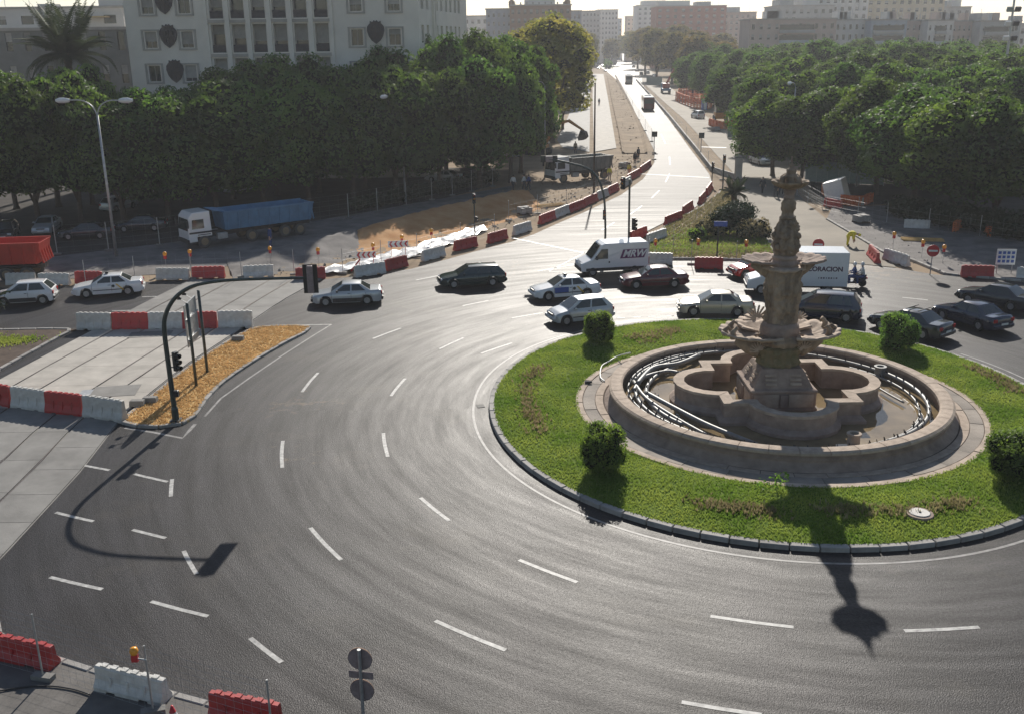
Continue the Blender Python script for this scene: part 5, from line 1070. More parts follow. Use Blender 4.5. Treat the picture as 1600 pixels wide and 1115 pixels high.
chain([(8, 446, 55, 445, 'white'), (60, 446, 108, 446, 'white'), (116, 443, 158, 443, 'red'), (242, 438, 294, 438, 'white'), (300, 436, 351, 435, 'red'), (380, 434, 428, 432, 'white'), (462, 438, 509, 436, 'red'), (556, 434, 604, 427, 'white'), (606, 424, 640, 416, 'red'), (664, 409, 697, 400, 'white'), (714, 393, 748, 385, 'red'), (767, 381, 796, 373, 'red'),
       (806, 368, 832, 360, 'white'), (846, 351, 870, 342, 'red'), (870, 342, 892, 333, 'white'), (892, 333, 915, 324, 'red'), (915, 323, 936, 314, 'red'), (937, 312, 952, 306, 'white'), (953, 305, 968, 297, 'red'), (978, 292, 988, 286, 'white'), (985, 284, 1001, 274, 'red'), (1005, 271, 1018, 260, 'red')], '%s barrier from the left in the long line along the works', .82, 'barriers along the works')
chain([(990, 378, 1013, 368, 'red'), (1014, 382, 1044, 372, 'white'), (1044, 353, 1067, 343, 'red'), (1070, 336, 1086, 326, 'red'), (1096, 320, 1106, 311, 'red'), (1108, 306, 1114, 295, 'red')], '%s barrier from the left on the curved edge of the triangular island', .82, 'barriers on the triangular island')
chain([(1010, 413, 1050, 414, 'white'), (1084, 420, 1129, 421, 'red')], 'single %s barrier in front of the triangular island', .82, 'barriers before the triangular island')
chain([(1362, 398, 1376, 412, 'red'), (1377, 405, 1413, 417, 'white'), (1503, 434, 1554, 435, 'red'), (1588, 437, 1640, 440, 'white'), (1412, 358, 1453, 360, 'white'), (1285, 322, 1312, 328, 'red'), (1318, 318, 1345, 322, 'white')], '%s barrier from the left on the works right of the fountain', .82, 'barriers on the right works')
for a, c, lb in [((-40, 1030, 80, 1054), 'red', 'red barrier on the pavement at the bottom left corner'), ((145, 1084, 253, 1109), 'white', 'white barrier on the pavement behind the wire fence at the bottom'), ((322, 1128, 430, 1150), 'red', 'red barrier cut off by the bottom edge')]:
    o = barrier(*a, c, lb, .66, 'barriers on the near pavement'); o.location.z = .1
# ---- construction fence: posts in concrete feet, framed mesh panels
def wire_panel(A, B, h, parent, step=.22, hstep=.45, r=.004):
    d = B - A; n = max(2, int(d.length / step)); mb = MB(); u = d / n
    for i in range(1, n): p = A + u * i; mb.tube([p + Vector((0, 0, .12)), p + Vector((0, 0, h - .02))], r, 3, caps=False)
    z = .12
    while z < h: mb.tube([A + Vector((0, 0, z)), B + Vector((0, 0, z))], r * 1.1, 3, caps=False); z += hstep
    o = mb.build('wire_mesh', MATS['galvanised'], parent); o['kind'] = 'stuff'; return o
def fence(pxs, h, label, name='wire_fence', z0=0, step=.25, post=.024, group=None, wires=True, feet=True, wr=.004, hs=.45):
    P = [G(x, y, z0) for x, y in pxs]; t = thing(name, label, 'fence', P[0], 0, group)
    for i, p in enumerate(P):
        q = p - P[0]; MB().tube([q + Vector((0, 0, 0)), q + Vector((0, 0, h))], post, 6).build('post', MATS['galvanised'], t)
        if feet: MB().box((q.x, q.y, .07), (.6, .24, .14), rnd.uniform(-.3, .3)).build('foot_block', MATS['concrete_old'], t)
        if i and wires: wire_panel(P[i - 1] - P[0], q, h, t, step, hs, wr)
    return t
fence([(-70, 1022), (68, 1060), (240, 1114), (428, 1172)], 2.0, 'near wire mesh fence on posts along the bottom left pavement', z0=.1, step=.25, post=.026, wr=.0026, hs=.2)
fence([(135, 448), (212, 441), (300, 437), (378, 434), (460, 430), (536, 428), (596, 414), (652, 402), (720, 384), (773, 369)], 1.9, 'long wire fence on thin posts behind the barriers of the left works', step=.8)
fence([(795, 345), (840, 335), (885, 322), (935, 303), (965, 290), (1000, 270), (1022, 250)], 1.9, 'wire fence behind the barriers where the works meet the avenue', step=.8)
fence([(1022, 240), (1018, 222), (1008, 205), (998, 188), (988, 171), (979, 155), (970, 140), (963, 128)], 2.2, 'fence running up the left side of the avenue carriageway', step=.9)
fence([(997, 128), (1010, 144), (1024, 160), (1040, 179), (1056, 199), (1072, 218), (1090, 240), (1106, 262), (1128, 282), (1150, 283)], 2.2, 'fence with a low wall between the two avenue carriageways', step=.9)
fence([(1014, 408), (1052, 388), (1088, 360), (1110, 340), (1135, 300)], 1.9, 'wire fence over the left side of the triangular island', step=1.0, wires=True)
fence([(1014, 412), (1080, 414), (1150, 416), (1215, 416)], 1.9, 'wire fence along the front of the triangular island', step=1.0)
fence([(1242, 300), (1290, 330), (1340, 340), (1385, 350), (1450, 360), (1530, 372), (1600, 382)], 1.9, 'wire fence on the works under the right trees', step=.9)
fence([(90, 398), (170, 392), (250, 384), (545, 342), (590, 332), (635, 322), (675, 313), (707, 306), (737, 300), (770, 292)], 2.4, 'tall fence at the foot of the left tree row', step=1.0, post=.04)
P = px([(994, 126), (1045, 183), (1085, 233), (1112, 268), (1150, 280)]); dw = thing('divider_wall', 'low wall of pale concrete blocks between the two avenue carriageways', 'wall')
for a, b in zip(P, P[1:]):
    d = b - a; n = int(d.length / 3.0); bme = MB().box((0, 0, .3), (d.length / n - .06, .35, .6), top=(1, .6)).mesh('concrete_block', MATS['kerb_stone'])
    for k in range(n): put('concrete_block', bme, dw, a.lerp(b, (k + .5) / n), math.atan2(d.y, d.x))
p = G(1153, 280); g_ = thing('gate_post', 'pale concrete end pillar of the avenue divider', 'pillar', p); MB().box((0, 0, 1.25), (.8, .6, 2.5)).build('shaft', MATS['concrete_new'], g_, bev=.03); MB().box((0, 0, 2.56), (.95, .75, .12)).build('cap', MATS['concrete_old'], g_)
# ---- amber warning lamps
lm = MB().lathe([(.02, .0), (.1, .02), (.13, .12), (.1, .22), (.03, .25)], 14).mesh('lens', MATS['amber'], True); lb_ = MB().box((0, 0, -.12), (.2, .12, .24)).mesh('battery_box', MATS['sign_red']); lp = MB().tube([(0, 0, -1.2), (0, 0, -.2)], .015, 5).mesh('rod', MATS['galvanised'])
for i, (x, y) in enumerate([(258, 403), (297, 399), (422, 394), (497, 396), (583, 389), (628, 376), (674, 366), (1024, 382), (1091, 382), (1166, 384), (1397, 371), (1442, 384), (1475, 392)]):
    gx = 1.05; p = G(x, y, gx); t = thing('warning_lamp', ['amber warning lamp on the left works, %s from the left' % ORD[i], 'amber warning lamp on the triangular island, %s from the left' % ORD[i - 7 if 7 <= i < 10 else 0], 'amber warning lamp on the right works, %s from the left' % ORD[max(0, i - 10)]][0 if i < 7 else 1 if i < 10 else 2], 'warning lamp', (p.x, p.y, 1.2), rnd.uniform(-1, 1), 'amber warning lamps')
    put('lens', lm, t, scale=(1.25,) * 3); put('battery_box', lb_, t); put('rod', lp, t)
p = AT(210, 1022, G(240, 1114, .1).y); t = thing('warning_lamp', 'amber warning lamp hung on the near wire fence post', 'warning lamp', p, 0); put('lens', lm, t, scale=(.85,) * 3); put('battery_box', lb_, t, scale=(.8,) * 3); MB().tube([(0, 0, -.1), (.3, -.05, -.12)], .02, 5).build('bracket', MATS['galvanised'], t)
# chevron boards
def chevron(c, w, h, rz, label, legs=True):
    t = thing('chevron_board', label, 'sign', (c.x, c.y, 0), rz, 'chevron boards'); z = c.z; b = MB().box((0, 0, z), (w, .03, h)).build('board', MATS['sign_white'], t)
    n = 4
    for k in range(n):
        x = -w / 2 + w * (k + .62) / n; m = MB()
        for s in (-1, 1): m.add([(x - .16, -.02, z), (x - .02, -.02, z), (x + .13, -.02, z + s * h * .46), (x - .01, -.02, z + s * h * .46)], [(0, 1, 2, 3)])
        m.build('chevron', MATS['sign_red'], b)
    for s in (-1, 1): MB().tube([(s * w * .35, .02, 0), (s * w * .35, .02, z + h / 2)], .025, 6).build('post', MATS['sign_red'], t)
    if legs: MB().tube([(-w * .3, -.1, z - .3), (-w * .75, -.9, .05)], .06, 6).build('stay', MATS['sign_red'], t)
p = G(573, 420); p.z = 1.05; chevron(p, 1.5, .5, .1, 'red and white chevron board on a red stay, nearer one')
p = G(623, 402); p.z = 1.05; chevron(p, 1.6, .5, .15, 'red and white chevron board farther right below a warning lamp', False)
# ---- traffic signals
def signal_head(parent, loc, rz, n=3, s=1., round_hood=True):
    e = bpy.data.objects.new('signal_head', None); C.objects.link(e); e.parent = parent; e.location = loc; e.rotation_euler[2] = rz
    MB().box((0, 0, 0), (.3 * s, .2 * s, .3 * s * n + .06)).build('housing', MATS['signal_black'], e, bev=.03)
    for k in range(n):
        z = (k - (n - 1) / 2) * .3 * s
        MB().tube([(0, -.1 * s, z), (0, -.3 * s, z - .02)], .12 * s, 12, caps=False).build('hood', MATS['signal_black'], e); MB().disc((0, -.105 * s, z), (0, 1, 0), .1 * s, 12, .01).build('lens', MATS[('pole_green', 'amber', 'lamp_red')[k] if n == 3 else 'signal_black'], e)
    return e
def backplate(parent, loc, rz, w, h):
    e = MB().box((0, 0, 0), (w, .05, h)).build('back_board', MATS['signal_black'], parent, bev=.02); e.location = loc; e.rotation_euler[2] = rz; MB().box((0, -.1, 0), (w * .42, .16, h * .94)).build('signal_case', MATS['sign_back'], e, bev=.04); return e
b = G(275, 657, .1); t = thing('signal_arm_pole', 'dark curved arm pole with signals on the straw island', 'traffic light', b); tgt = AT(485, 434, 41.1) - b
cr_ = [Vector((0, 0, 0)), Vector((-.02, 0, 2.2)), Vector((-.02, -.02, 4.1)), Vector((.12, -.05, 4.9)), Vector((.55, -.1, 5.6)), Vector((1.15, -.2, 6.08)), Vector((1.9, -.3, 6.36)), Vector((3.4, -.5, tgt.z - .1)), Vector((tgt.x, tgt.y, tgt.z))]
MB().tube(smooth_line(cr_, 6), [.12 - .06 * i / 48 for i in range(49)], 12).build('pole', MATS['pole_green'], t, smooth=True); MB().box((0, 0, .04), (.45, .45, .08)).build('base_plate', MATS['black_plastic'], t); MB().lathe([(.16, 0), (.16, .6), (.12, .7)], 12).build('base_sleeve', MATS['pole_green'], t)
backplate(t, (tgt.x, tgt.y, tgt.z - .05), .05, .62, 1.25); signal_head(t, (.36, -.1, 2.85), R_(60), 3, .9); MB().tube([(0, 0, 2.55), (.36, -.05, 2.55)], .03, 6).build('bracket', MATS['pole_green'], t); MB().box((.2, -.1, 1.35), (.22, .2, .3)).build('push_button', MATS['signal_black'], t, bev=.03)
# second arm pole beyond the van
b = G(945, 398); t = thing('signal_arm_pole', 'dark curved arm pole rising behind the white delivery van', 'traffic light', b); k = AT(858, 249, b.y) - b; m_ = AT(925, 268, b.y) - b; s_ = AT(942, 300, b.y) - b
MB().tube(smooth_line([(0, 0, 0), (0, 0, 2.5), (s_.x, 0, s_.z), (m_.x, 0, m_.z), ((m_.x + k.x) / 2, 0, (m_.z * .35 + k.z * .65)), (k.x, 0, k.z)], 6), .085, 10).build('pole', MATS['pole_green'], t, smooth=True); backplate(t, (k.x, .1, k.z), 0, 1.3, .5); signal_head(t, (-.1, -.2, (AT(944, 335, b.y) - b).z), 0, 3, .8)
b = G(982, 400); t = thing('signal_pole', 'dark straight signal pole right of the curved one behind the van', 'traffic light', b); h_ = (AT(980, 280, b.y) - b).z; MB().tube([(0, 0, 0), (-.05, 0, h_)], .08, 10).build('pole', MATS['pole_green'], t); signal_head(t, (-.55, -.1, h_ - .3), -.5); signal_head(t, (.35, -.1, (AT(989, 350, b.y) - b).z), .6); MB().tube([(-.05, 0, h_ - .1), (-.55, 0, h_ - .2)], .03, 6).build('bracket', MATS['pole_green'], t)
b = G(742, 369); t = thing('signal_pole', 'short signal pole standing in the works beside the barriers', 'traffic light', b); h_ = (AT(742, 310, b.y) - b).z; MB().tube([(0, 0, 0), (0, 0, h_)], .06, 8).build('pole', MATS['pole_green'], t); signal_head(t, (.0, -.15, h_), .3, 3, .9); signal_head(t, (.15, -.1, h_ * .45), .8, 2, .7)
b = G(1129, 297); t = thing('signal_pole', 'signal pole at the tip of the triangular island', 'traffic light', b); h_ = (AT(1129, 248, b.y) - b).z; MB().tube([(0, 0, 0), (0, 0, h_)], .08, 8).build('pole', MATS['pole_green'], t); signal_head(t, (0, -.15, h_), 0)
b = G(1112, 290); t = thing('signal_pole', 'thin signal pole at the kerb left of the triangular tip', 'traffic light', b); MB().tube([(0, 0, 0), (0, 0, 2.4)], .06, 8).build('pole', MATS['pole_green'], t); signal_head(t, (0, -.1, 2.3), .3, 3, .8)
for (x, y, yt, lb, nm) in ((1022, 236, 210, 'small dark square sign on a post at the left edge of the avenue', 'post_sign'), (1095, 240, 212, 'small dark square sign on a post in the avenue divider', 'post_sign')):
    b = G(x, y); t = thing(nm, lb, 'sign', b); h_ = (AT(x, yt, b.y) - b).z; MB().tube([(0, 0, 0), (0, 0, h_)], .05, 6).build('post', MATS['galvanised'], t); MB().box((0, -.04, h_), (.8, .05, .8)).build('plate', MATS['pole_green'], t)
# ---- direction panel seen from behind on the straw island
A, B = G(307, 603, .1), G(324, 581, .1); t = thing('road_sign', 'grey direction panel on two posts with two small lamps', 'sign', A); d = (B - A); hA = (AT(289, 474, A.y) - A).z; hB = hA + .1
for q, h_, nm in ((Vector(), hA, 0), (d, hB, 1)): MB().tube([q, q + Vector((0, 0, h_))], .075, 10).build('post', MATS['pole_green'], t, smooth=True)
u = Vector((d.x, d.y, 0)).normalized(); n = Vector((-u.y, u.x, 0)); n = n if n.x < 0 else -n; rz = math.atan2(u.y, u.x); pc = d * .42 + n * .14; pn = MB().box((pc.x, pc.y, hA - 1.15), (2.1, .05, 2.1), rz).build('panel', MATS['galvanised'], t)
for z in (.5, 1.5): c = d * .42 + n * .09; MB().box((c.x, c.y, hA - .35 - z), (2.1, .06, .07), rz).build('rail', MATS['galvanised'], pn)
for k in (-.45, .45):
    c = pc + u * k + n * .35; MB().tube([pc + u * k + Vector((0, 0, hA - .1)), c + Vector((0, 0, hA + .1))], .02, 5).build('lamp_arm', MATS['galvanised'], t); MB().lathe([(.02, .0), (.11, .02), (.12, .12), (.05, .18)], 10, (c.x, c.y, hA + .06)).build('lamp', MATS['signal_black'], t)
for x, y, lb in ((215, 632, 'dark concrete block at the near tip of the straw island'), (235, 627, 'flat stone block lying beside the signal pole on the straw island'), (372, 531, 'dark block by the far end of the straw island')):
    p = G(x, y, .1); tag(MB().box((0, 0, .12), (.7, .4, .26), top=(.9, .85)).build('kerb_block', MATS['concrete_old'], None, bev=.03), lb, 'concrete block', None).location = p
# ---- near sign post with two round plates seen from behind
b = G(570, 1150, .0); t = thing('round_sign_post', 'sign post with two round plates seen from behind at the bottom', 'sign', b); yb = b.y
za, zm, zl = [(AT(565, y, yb) - b).z for y in (1040, 1054, 1079)]; zt = (AT(565, 1014, yb) - b).z; MB().tube([(0, 0, 0), (0, 0, zt)], .045, 10).build('post', MATS['galvanised'], t); za = zt - .31; zl = za - .88
for z in (za, zl): MB().disc((.0, .07, z), (.18, 1, 0), .3, 28, .02).build('round_plate', MATS['sign_back'], t); MB().lathe([(.285, -.015), (.305, -.015), (.305, .015), (.285, .015)], 28, caps=False).build('plate_rim', MATS['brick_brown'], t)
for o in [c for c in t.children if c.name.startswith('plate_rim')]:
    i = [c for c in t.children if c.name.startswith('plate_rim')].index(o); o.location = (0, .085, (za, zl)[i]); o.rotation_euler = (R_(90), 0, -.18)
MB().box((0, .06, (za + zl) / 2), (.62, .03, .2), -.18).build('text_plate', MATS['sign_back'], t, bev=.03)
# ---- round red signs and blue panels on the right
def round_sign(x, y, yt, label, r=.42, bar=True):
    b = G(x, y); t = thing('round_sign', label, 'sign', b, 0, 'red no entry signs'); h_ = (AT(x, yt, b.y) - b).z; MB().tube([(0, 0, 0), (0, 0, h_ + r)], .035, 6).build('post', MATS['galvanised'], t); MB().disc((0, -.05, h_), (.25, 1, 0), r, 24, .03).build('plate', MATS['sign_red'], t)
    MB().box((0, -.075, h_), (r * 1.4, .02, r * .3), -.25).build('white_bar', MATS['sign_white'], t)
round_sign(1276, 412, 382, 'red round no entry sign right of the fountain vase'); round_sign(1453, 430, 392, 'red round no entry sign on the right works by the kerb')
b = G(1568, 430); t = thing('information_sign', 'pale blue works panel with square symbols standing at the right kerb', 'sign', b, -.1); MB().box((0, 0, 1.3), (1.3, .05, 1.1)).build('panel', MATS['sign_white'], t)
for i in range(3):
    for j in range(4): MB().box((-.45 + .3 * j, -.03, 1.0 + .3 * i), (.2, .02, .2)).build('symbol', MATS['sign_blue'], t)
for s in (-.5, .5): MB().tube([(s, .03, 0), (s, .03, 1.3)], .03, 6).build('leg', MATS['galvanised'], t)
b = G(1120, 405, .1); t = thing('direction_sign', 'dark post with a blue name plate on the triangular island', 'sign', b); h_ = (AT(1121, 348, b.y) - b).z; MB().tube([(0, 0, 0), (0, 0, h_)], .06, 8).build('post', MATS['pole_green'], t); MB().box((.15, -.05, h_ - .1), (1.0, .06, .4), -.15).build('plate', MATS['sign_blue'], t, bev=.02)
# ---- street lamps
hd = MB().lathe(dense([(.02, -.42), (.12, -.38), (.2, -.1), (.2, .2), (.1, .4), (.02, .44)], .1), 12)
hd.v = [(z, x * .8, y * .7 + (.04 if y > 0 else 0)) for x, y, z in hd.v]; hdm = hd.mesh('lamp_head', MATS['lamp_clear'], True)
def lamp(base, heads, label, r=.09, top=None):
    t = thing('street_lamp', label, 'street lamp', base, 0, 'street lamps'); zt = top
    MB().tube([(0, 0, 0), (0, 0, zt * .5), (0, 0, zt)], [r * 1.3, r, r * .75], 10).build('pole', MATS['galvanised'], t, smooth=True)
    for h in heads:
        h = Vector(h); MB().tube(smooth_line([(0, 0, zt - .3), (h.x * .12, h.y * .12, zt + (h.z - zt) * .5), (h.x * .45, h.y * .45, h.z + .02), (h.x, h.y, h.z)], 5), r * .5, 8).build('arm', MATS['galvanised'], t, smooth=True)
        o = put('lamp_head', hdm, t, (h.x, h.y, h.z), math.atan2(h.y, h.x)); o.scale = (1.3,) * 3
b = G(182, 400); Yl = b.y; lamp(b, [AT(98, 158, Yl) - b, AT(196, 158, Yl) - b], 'tall double headed street lamp in front of the left trees', .1, (AT(154, 176, Yl) - b).z)
for (x, y, yb, sd_, lb) in ((600, 152, 102.5, -1, 'street lamp head showing against the left trees'), (834, 129, 121.5, -1, 'street lamp head before the tall plane tree'), (1234, 131, 116.5, -1, 'street lamp head above the right front tree'), (1343, 152, 109.5, -1, 'street lamp head among the right trees, nearer one')):
    Yb = yb; h = AT(x, y, Yb); lamp((h.x + 1.4, Yb + 2.5, 0), [Vector((-1.4, -2.5, h.z))], lb, .08, h.z - .5)
b = G(928, 305); t = thing('works_pole', 'tall thin brown pole standing in front of the grey tipper', 'pole', b); MB().tube([(0, 0, 0), (-.02, 0, (AT(927, 130, b.y) - b).z)], [.12, .07], 8).build('shaft', MATS['bark'], t); MB().box((0, 0, .1), (.4, .4, .2)).build('foot_block', MATS['concrete_old'], t)
# ---- hoardings, netting, clutter on the right
def hoarding(P, h, label, mat, n=None):
    A, B = P; d = B - A; t = thing('hoarding', label, 'hoarding', A, math.atan2(d.y, d.x)); L = d.length; n = n or max(2, int(L / 1.2))
    for k in range(n): MB().box((L * (k + .5) / n, 0, h / 2 + .05), (L / n - .03, .06, h)).build('panel', MATS[mat], t)
    for k in range(n + 1): MB().box((L * k / n, .06, h / 2), (.07, .07, h + .1)).build('post', MATS['galvanised'], t)
hoarding((G(1258, 284), G(1380, 290)), 2.3, 'grey green sheet hoarding under the right front trees', 'hoarding_green'); hoarding((G(1137, 216), G(1170, 214)), 1.9, 'green hoarding behind the white van on the right', 'hoarding_green'); hoarding((G(1010, 132), G(1034, 134)), 2.6, 'grey hoarding beside the far bus', 'hoarding_green')
def netting(P, h, label):
    P = smooth_line(P, 5); mb = MB(); rows = [[(p.x, p.y, z * h / 6 + .12 * mnoise.noise(Vector((p.x, p.y, z)))) for z in range(7)] for p in P]; mb.rings(rows, closed=False); o = mb.build('safety_net', MATS['net_orange'], None); w = o.modifiers.new('net', 'WIREFRAME'); w.thickness = .3; w.use_replace = True; w.use_even_offset = False; tag(o, label, 'netting', 'orange safety nets')
netting(px([(1056, 158), (1075, 166), (1098, 172), (1112, 166), (1100, 152), (1072, 150), (1060, 154), (1085, 162), (1108, 158)]), 2.4, 'orange safety netting heaped on the far right works'); netting(px([(1108, 196), (1130, 202), (1155, 198), (1178, 206)]), 1.3, 'orange safety netting below the orange machine'); netting(px([(1285, 302), (1310, 318), (1340, 322), (1362, 316)]), 1.0, 'orange safety netting before the tilted container'); netting(px([(1490, 365), (1520, 350), (1545, 372)]), 1.0, 'orange safety netting in the shade on the far right')
# railings by the side road
fence([(1110, 190), (1135, 212), (1160, 234)], 1.1, 'low metal railing beside the side carriageway', 'railing', step=.9, feet=False)
# water filled pedestrian barriers / rails
fence([(1225, 296), (1245, 306), (1262, 318), (1285, 330)], 1.1, 'yellow works railing on the dusty side road', 'railing', step=.5, feet=False)
# traffic cone and cable on the near pavement
p = G(272, 1128, .1); t = thing('traffic_cone', 'small red traffic cone at the bottom left pavement', 'cone', p); MB().lathe([(.17, .03), (.03, .5), (.0, .5)], 16).build('cone', MATS['sign_red'], t, smooth=True); MB().box((0, 0, .02), (.38, .38, .04)).build('base', MATS['sign_red'], t); MB().lathe([(.115, .22), (.085, .32)], 16, caps=False).build('band', MATS['sign_white'], t)
p = G(0, 1075, .13); MB().tube(smooth_line([G(-10, 1080, .13), G(40, 1072, .13), G(80, 1071, .13), G(115, 1076, .13), G(140, 1084, .13)], 5), .02, 6).build('cable', MATS['black_plastic'], None, True, label='black cable lying curved on the bottom left pavement', cat='cable')

# ---- building materials lying about the works
def stack(x, y, kind, label, rz=0., z=0.):
    p = G(x, y, z); t = thing({'pallet': 'slab_pallet', 'pipes': 'pipe_bundle', 'skip': 'skip', 'toilet': 'portable_toilet', 'planks': 'plank_pile'}[kind], label, {'pallet': 'pallet', 'pipes': 'pipes', 'skip': 'skip', 'toilet': 'toilet', 'planks': 'planks'}[kind], p, rz)
    if kind == 'pallet':
        for k in range(5): MB().box((-.5 + .25 * k, 0, .1), (.12, 1.2, .04)).build('board', MATS['bark'], t)
        for s_ in (-.5, 0, .5): MB().box((0, s_, .04), (1.2, .1, .08)).build('runner', MATS['bark'], t)
        for i in range(3):
            for j in range(2): MB().box((-.38 + .38 * i, -.28 + .56 * j, .4 + rnd.uniform(-.05, .08)), (.36, .52, .55)).build('slab_block', MATS['kerb_stone'], t)
    elif kind == 'pipes':
        for k, (a, b) in enumerate(((-.35, .18), (0, .18), (.35, .18), (-.17, .48), (.18, .48))): MB().tube([(-2.2, a, b), (2.2 + .1 * k, a, b)], .17, 10).build('pipe', MATS['machine_orange' if k % 2 else 'pipe_grey'], t, smooth=True)
    elif kind == 'skip':
        m = MB(); m.rings([[(-1.1, -.8, .1), (1.1, -.8, .1), (1.1, .8, .1), (-1.1, .8, .1)], [(-1.7, -.95, 1.3), (1.7, -.95, 1.3), (1.7, .95, 1.3), (-1.7, .95, 1.3)], [(-1.62, -.88, 1.3), (1.62, -.88, 1.3), (1.62, .88, 1.3), (-1.62, .88, 1.3)], [(-1.05, -.74, .3), (1.05, -.74, .3), (1.05, .74, .3), (-1.05, .74, .3)]]); m.build('tub', MATS['machine_orange'], t)
        for s_ in (-.97, .97): MB().box((0, s_, .8), (.12, .08, 1.0)).build('lifting_lug', MATS['chassis'], t)
    elif kind == 'toilet':
        MB().box((0, 0, 1.1), (1.1, 1.1, 2.2)).build('shell', MATS['sign_blue'], t, bev=.04); MB().box((0, -.56, 1.05), (.7, .03, 1.9)).build('door', MATS['sign_white'], t); MB().box((0, 0, 2.27), (1.2, 1.2, .16), top=(.8, .8)).build('roof', MATS['sign_white'], t)
    else:
        for k in range(7): MB().box((rnd.uniform(-.1, .1), -.45 + .15 * k, .06 + .05 * (k % 3)), (3.2, .13, .05), rnd.uniform(-.06, .06)).build('plank', MATS['straw'], t)
for a in [(1118, 205, 'pallet', 'pallet of grey slabs left of the orange machine', .4), (1170, 196, 'skip', 'orange skip right of the blue site cabin', .3), (1100, 172, 'toilet', 'blue portable toilet by the orange netting up the avenue', .2), (1180, 232, 'pipes', 'bundle of grey and orange pipes by the right front trees', .9), (1165, 220, 'planks', 'pile of planks by the railing of the side carriageway', .8),
          (860, 322, 'planks', 'pile of planks beside the barriers below the grey tipper', .5), (820, 335, 'pallet', 'pallet of slabs beside the barriers of the left works', .5), (1345, 348, 'pallet', 'pallet of grey slabs in the shade under the right trees', .2), (1440, 376, 'planks', 'pile of planks in the shade on the right works', -.2), (975, 262, 'pallet', 'pallet of slabs by the fence next to the avenue', 1.)]: stack(*a, z=.11 if a[0] > 1300 else .35 if a[0] == 700 else 0)

# ================================================================ BUILDINGS
def facade(parent, name, O, U, W, z0, z1, holes, dep, mat):
    """front wall standing on O along U (normal to its right, towards the viewer), pierced by real openings"""
    us = sorted(set([0, W] + [h[0] for h in holes] + [h[1] for h in holes])); zs = sorted(set([z0, z1] + [h[2] for h in holes] + [h[3] for h in holes]))
    N = Vector((U.y, -U.x, 0)); mb = MB(); P = lambda u, z, d=0: O + U * u - N * d + Vector((0, 0, z))
    for a, b in zip(us, us[1:]):
        for c, d in zip(zs, zs[1:]):
            m = ((a + b) / 2, (c + d) / 2)
            if not any(h[0] < m[0] < h[1] and h[2] < m[1] < h[3] for h in holes): mb.add([P(a, c), P(b, c), P(b, d), P(a, d)], [(0, 1, 2, 3)])
    for h in holes:
        a, b, c, d = h[:4]; e = h[4] if len(h) > 4 else dep
        mb.add([P(a, c), P(a, c, e), P(a, d, e), P(a, d)], [(0, 1, 2, 3)]); mb.add([P(b, c), P(b, d), P(b, d, e), P(b, c, e)], [(0, 1, 2, 3)])
        mb.add([P(a, c), P(b, c), P(b, c, e), P(a, c, e)], [(0, 1, 2, 3)]); mb.add([P(a, d), P(a, d, e), P(b, d, e), P(b, d)], [(0, 1, 2, 3)])
    return mb.build(name, MATS[mat], parent)
WMS = {}
def win(parent, O, U, h, dep, shut=None, name='window', frame=False):
    a, b, c, d = h[:4]; w, ht = b - a, d - c; N = Vector((U.y, -U.x, 0)); key = (round(w, 2), round(ht, 2))
    rz = math.atan2(U.y, U.x); loc = O + U * ((a + b) / 2) - N * (dep + .02) + Vector((0, 0, (c + d) / 2))
    if key not in WMS: WMS[key] = MB().box((0, 0, 0), (w + .04, .05, ht + .04)).mesh('pane', MATS['window_glass'])
    o = put(name, WMS[key], parent, loc, rz)
    if shut:
        k2 = ('s',) + key + (round(shut, 1),)
        if k2 not in WMS: WMS[k2] = MB().box((0, -.06, ht / 2 - ht * shut / 2), (w, .06, ht * shut)).mesh('shutter', MATS['shutter'])
        put('shutter', WMS[k2], o)
    if frame:
        k3 = ('f',) + key
        if k3 not in WMS:
            mb = MB()
            for x, z, sx, sz in ((0, ht / 2 + .2, w + .8, .16), (0, -ht / 2 - .2, w + .8, .2), (-w / 2 - .28, 0, .22, ht + .28), (w / 2 + .28, 0, .22, ht + .28)): mb.box((x, -dep - .06, z), (sx, .16, sz))
            mb.box((0, -.05, 0), (.07, .06, ht)); WMS[k3] = mb.mesh('surround', MATS['roof_trim'])
        put('surround', WMS[k3], o)
    return o
# ---- the big pale building on the left
YB = 125.; zf = lambda y: AT(420, y, YB).z; uf = lambda x: AT(x, 55, YB).x
ZF = {y: zf(y) for y in (-80, 0)}
O = Vector((uf(198), YB, 0)); U = Vector((1, 0, 0)); Wd = uf(655) - O.x; UX = O.x; u = lambda x: uf(x) - UX; TOPZ = zf(-95)
mb_ = thing('office_building', 'big pale office block with shield emblems rising behind the left trees', 'building', O)
for o_ in (O,): O = Vector((0, 0, 0))
pitch = zf(47) - zf(100); holes = []; wins = []
for k in range(-2, 5):
    za, zb_ = zf(73) + k * pitch, zf(48) + k * pitch
    if za < .5 or zb_ > TOPZ - .5: continue
    for xc in (235, 292, 558, 617): h = (u(xc - 9), u(xc + 9), za, zb_, .35); holes.append(h); wins.append((h, rnd.choice([None, .35, .6, .8]), True))
    for xc in (341, 373.5, 406, 438.5, 471, 503.5):
        h = (u(xc - 10.5), u(xc + 10.5), za - (.65), zb_ + .75, 1.0); holes.append(h); wins.append((h, rnd.choice([.35, .5, .6, .7, .25]), False))
facade(mb_, 'front_wall', O, U, Wd, 0, TOPZ, holes, .35, 'render_white')
for h, s, fr in wins:
    o = win(mb_, O, U, h, h[4], s, frame=fr)
    if not fr: MB().box((0, -.95, -(h[3] - h[2]) / 2 + .45), (h[1] - h[0], .05, .9)).build('railing', MATS['emblem'], o)
    if not fr and rnd.random() < .3: MB().box((.2, -.3, -(h[3] - h[2]) / 2 + .4), (.8, .4, .6)).build('air_conditioner', MATS['sign_white'], o)
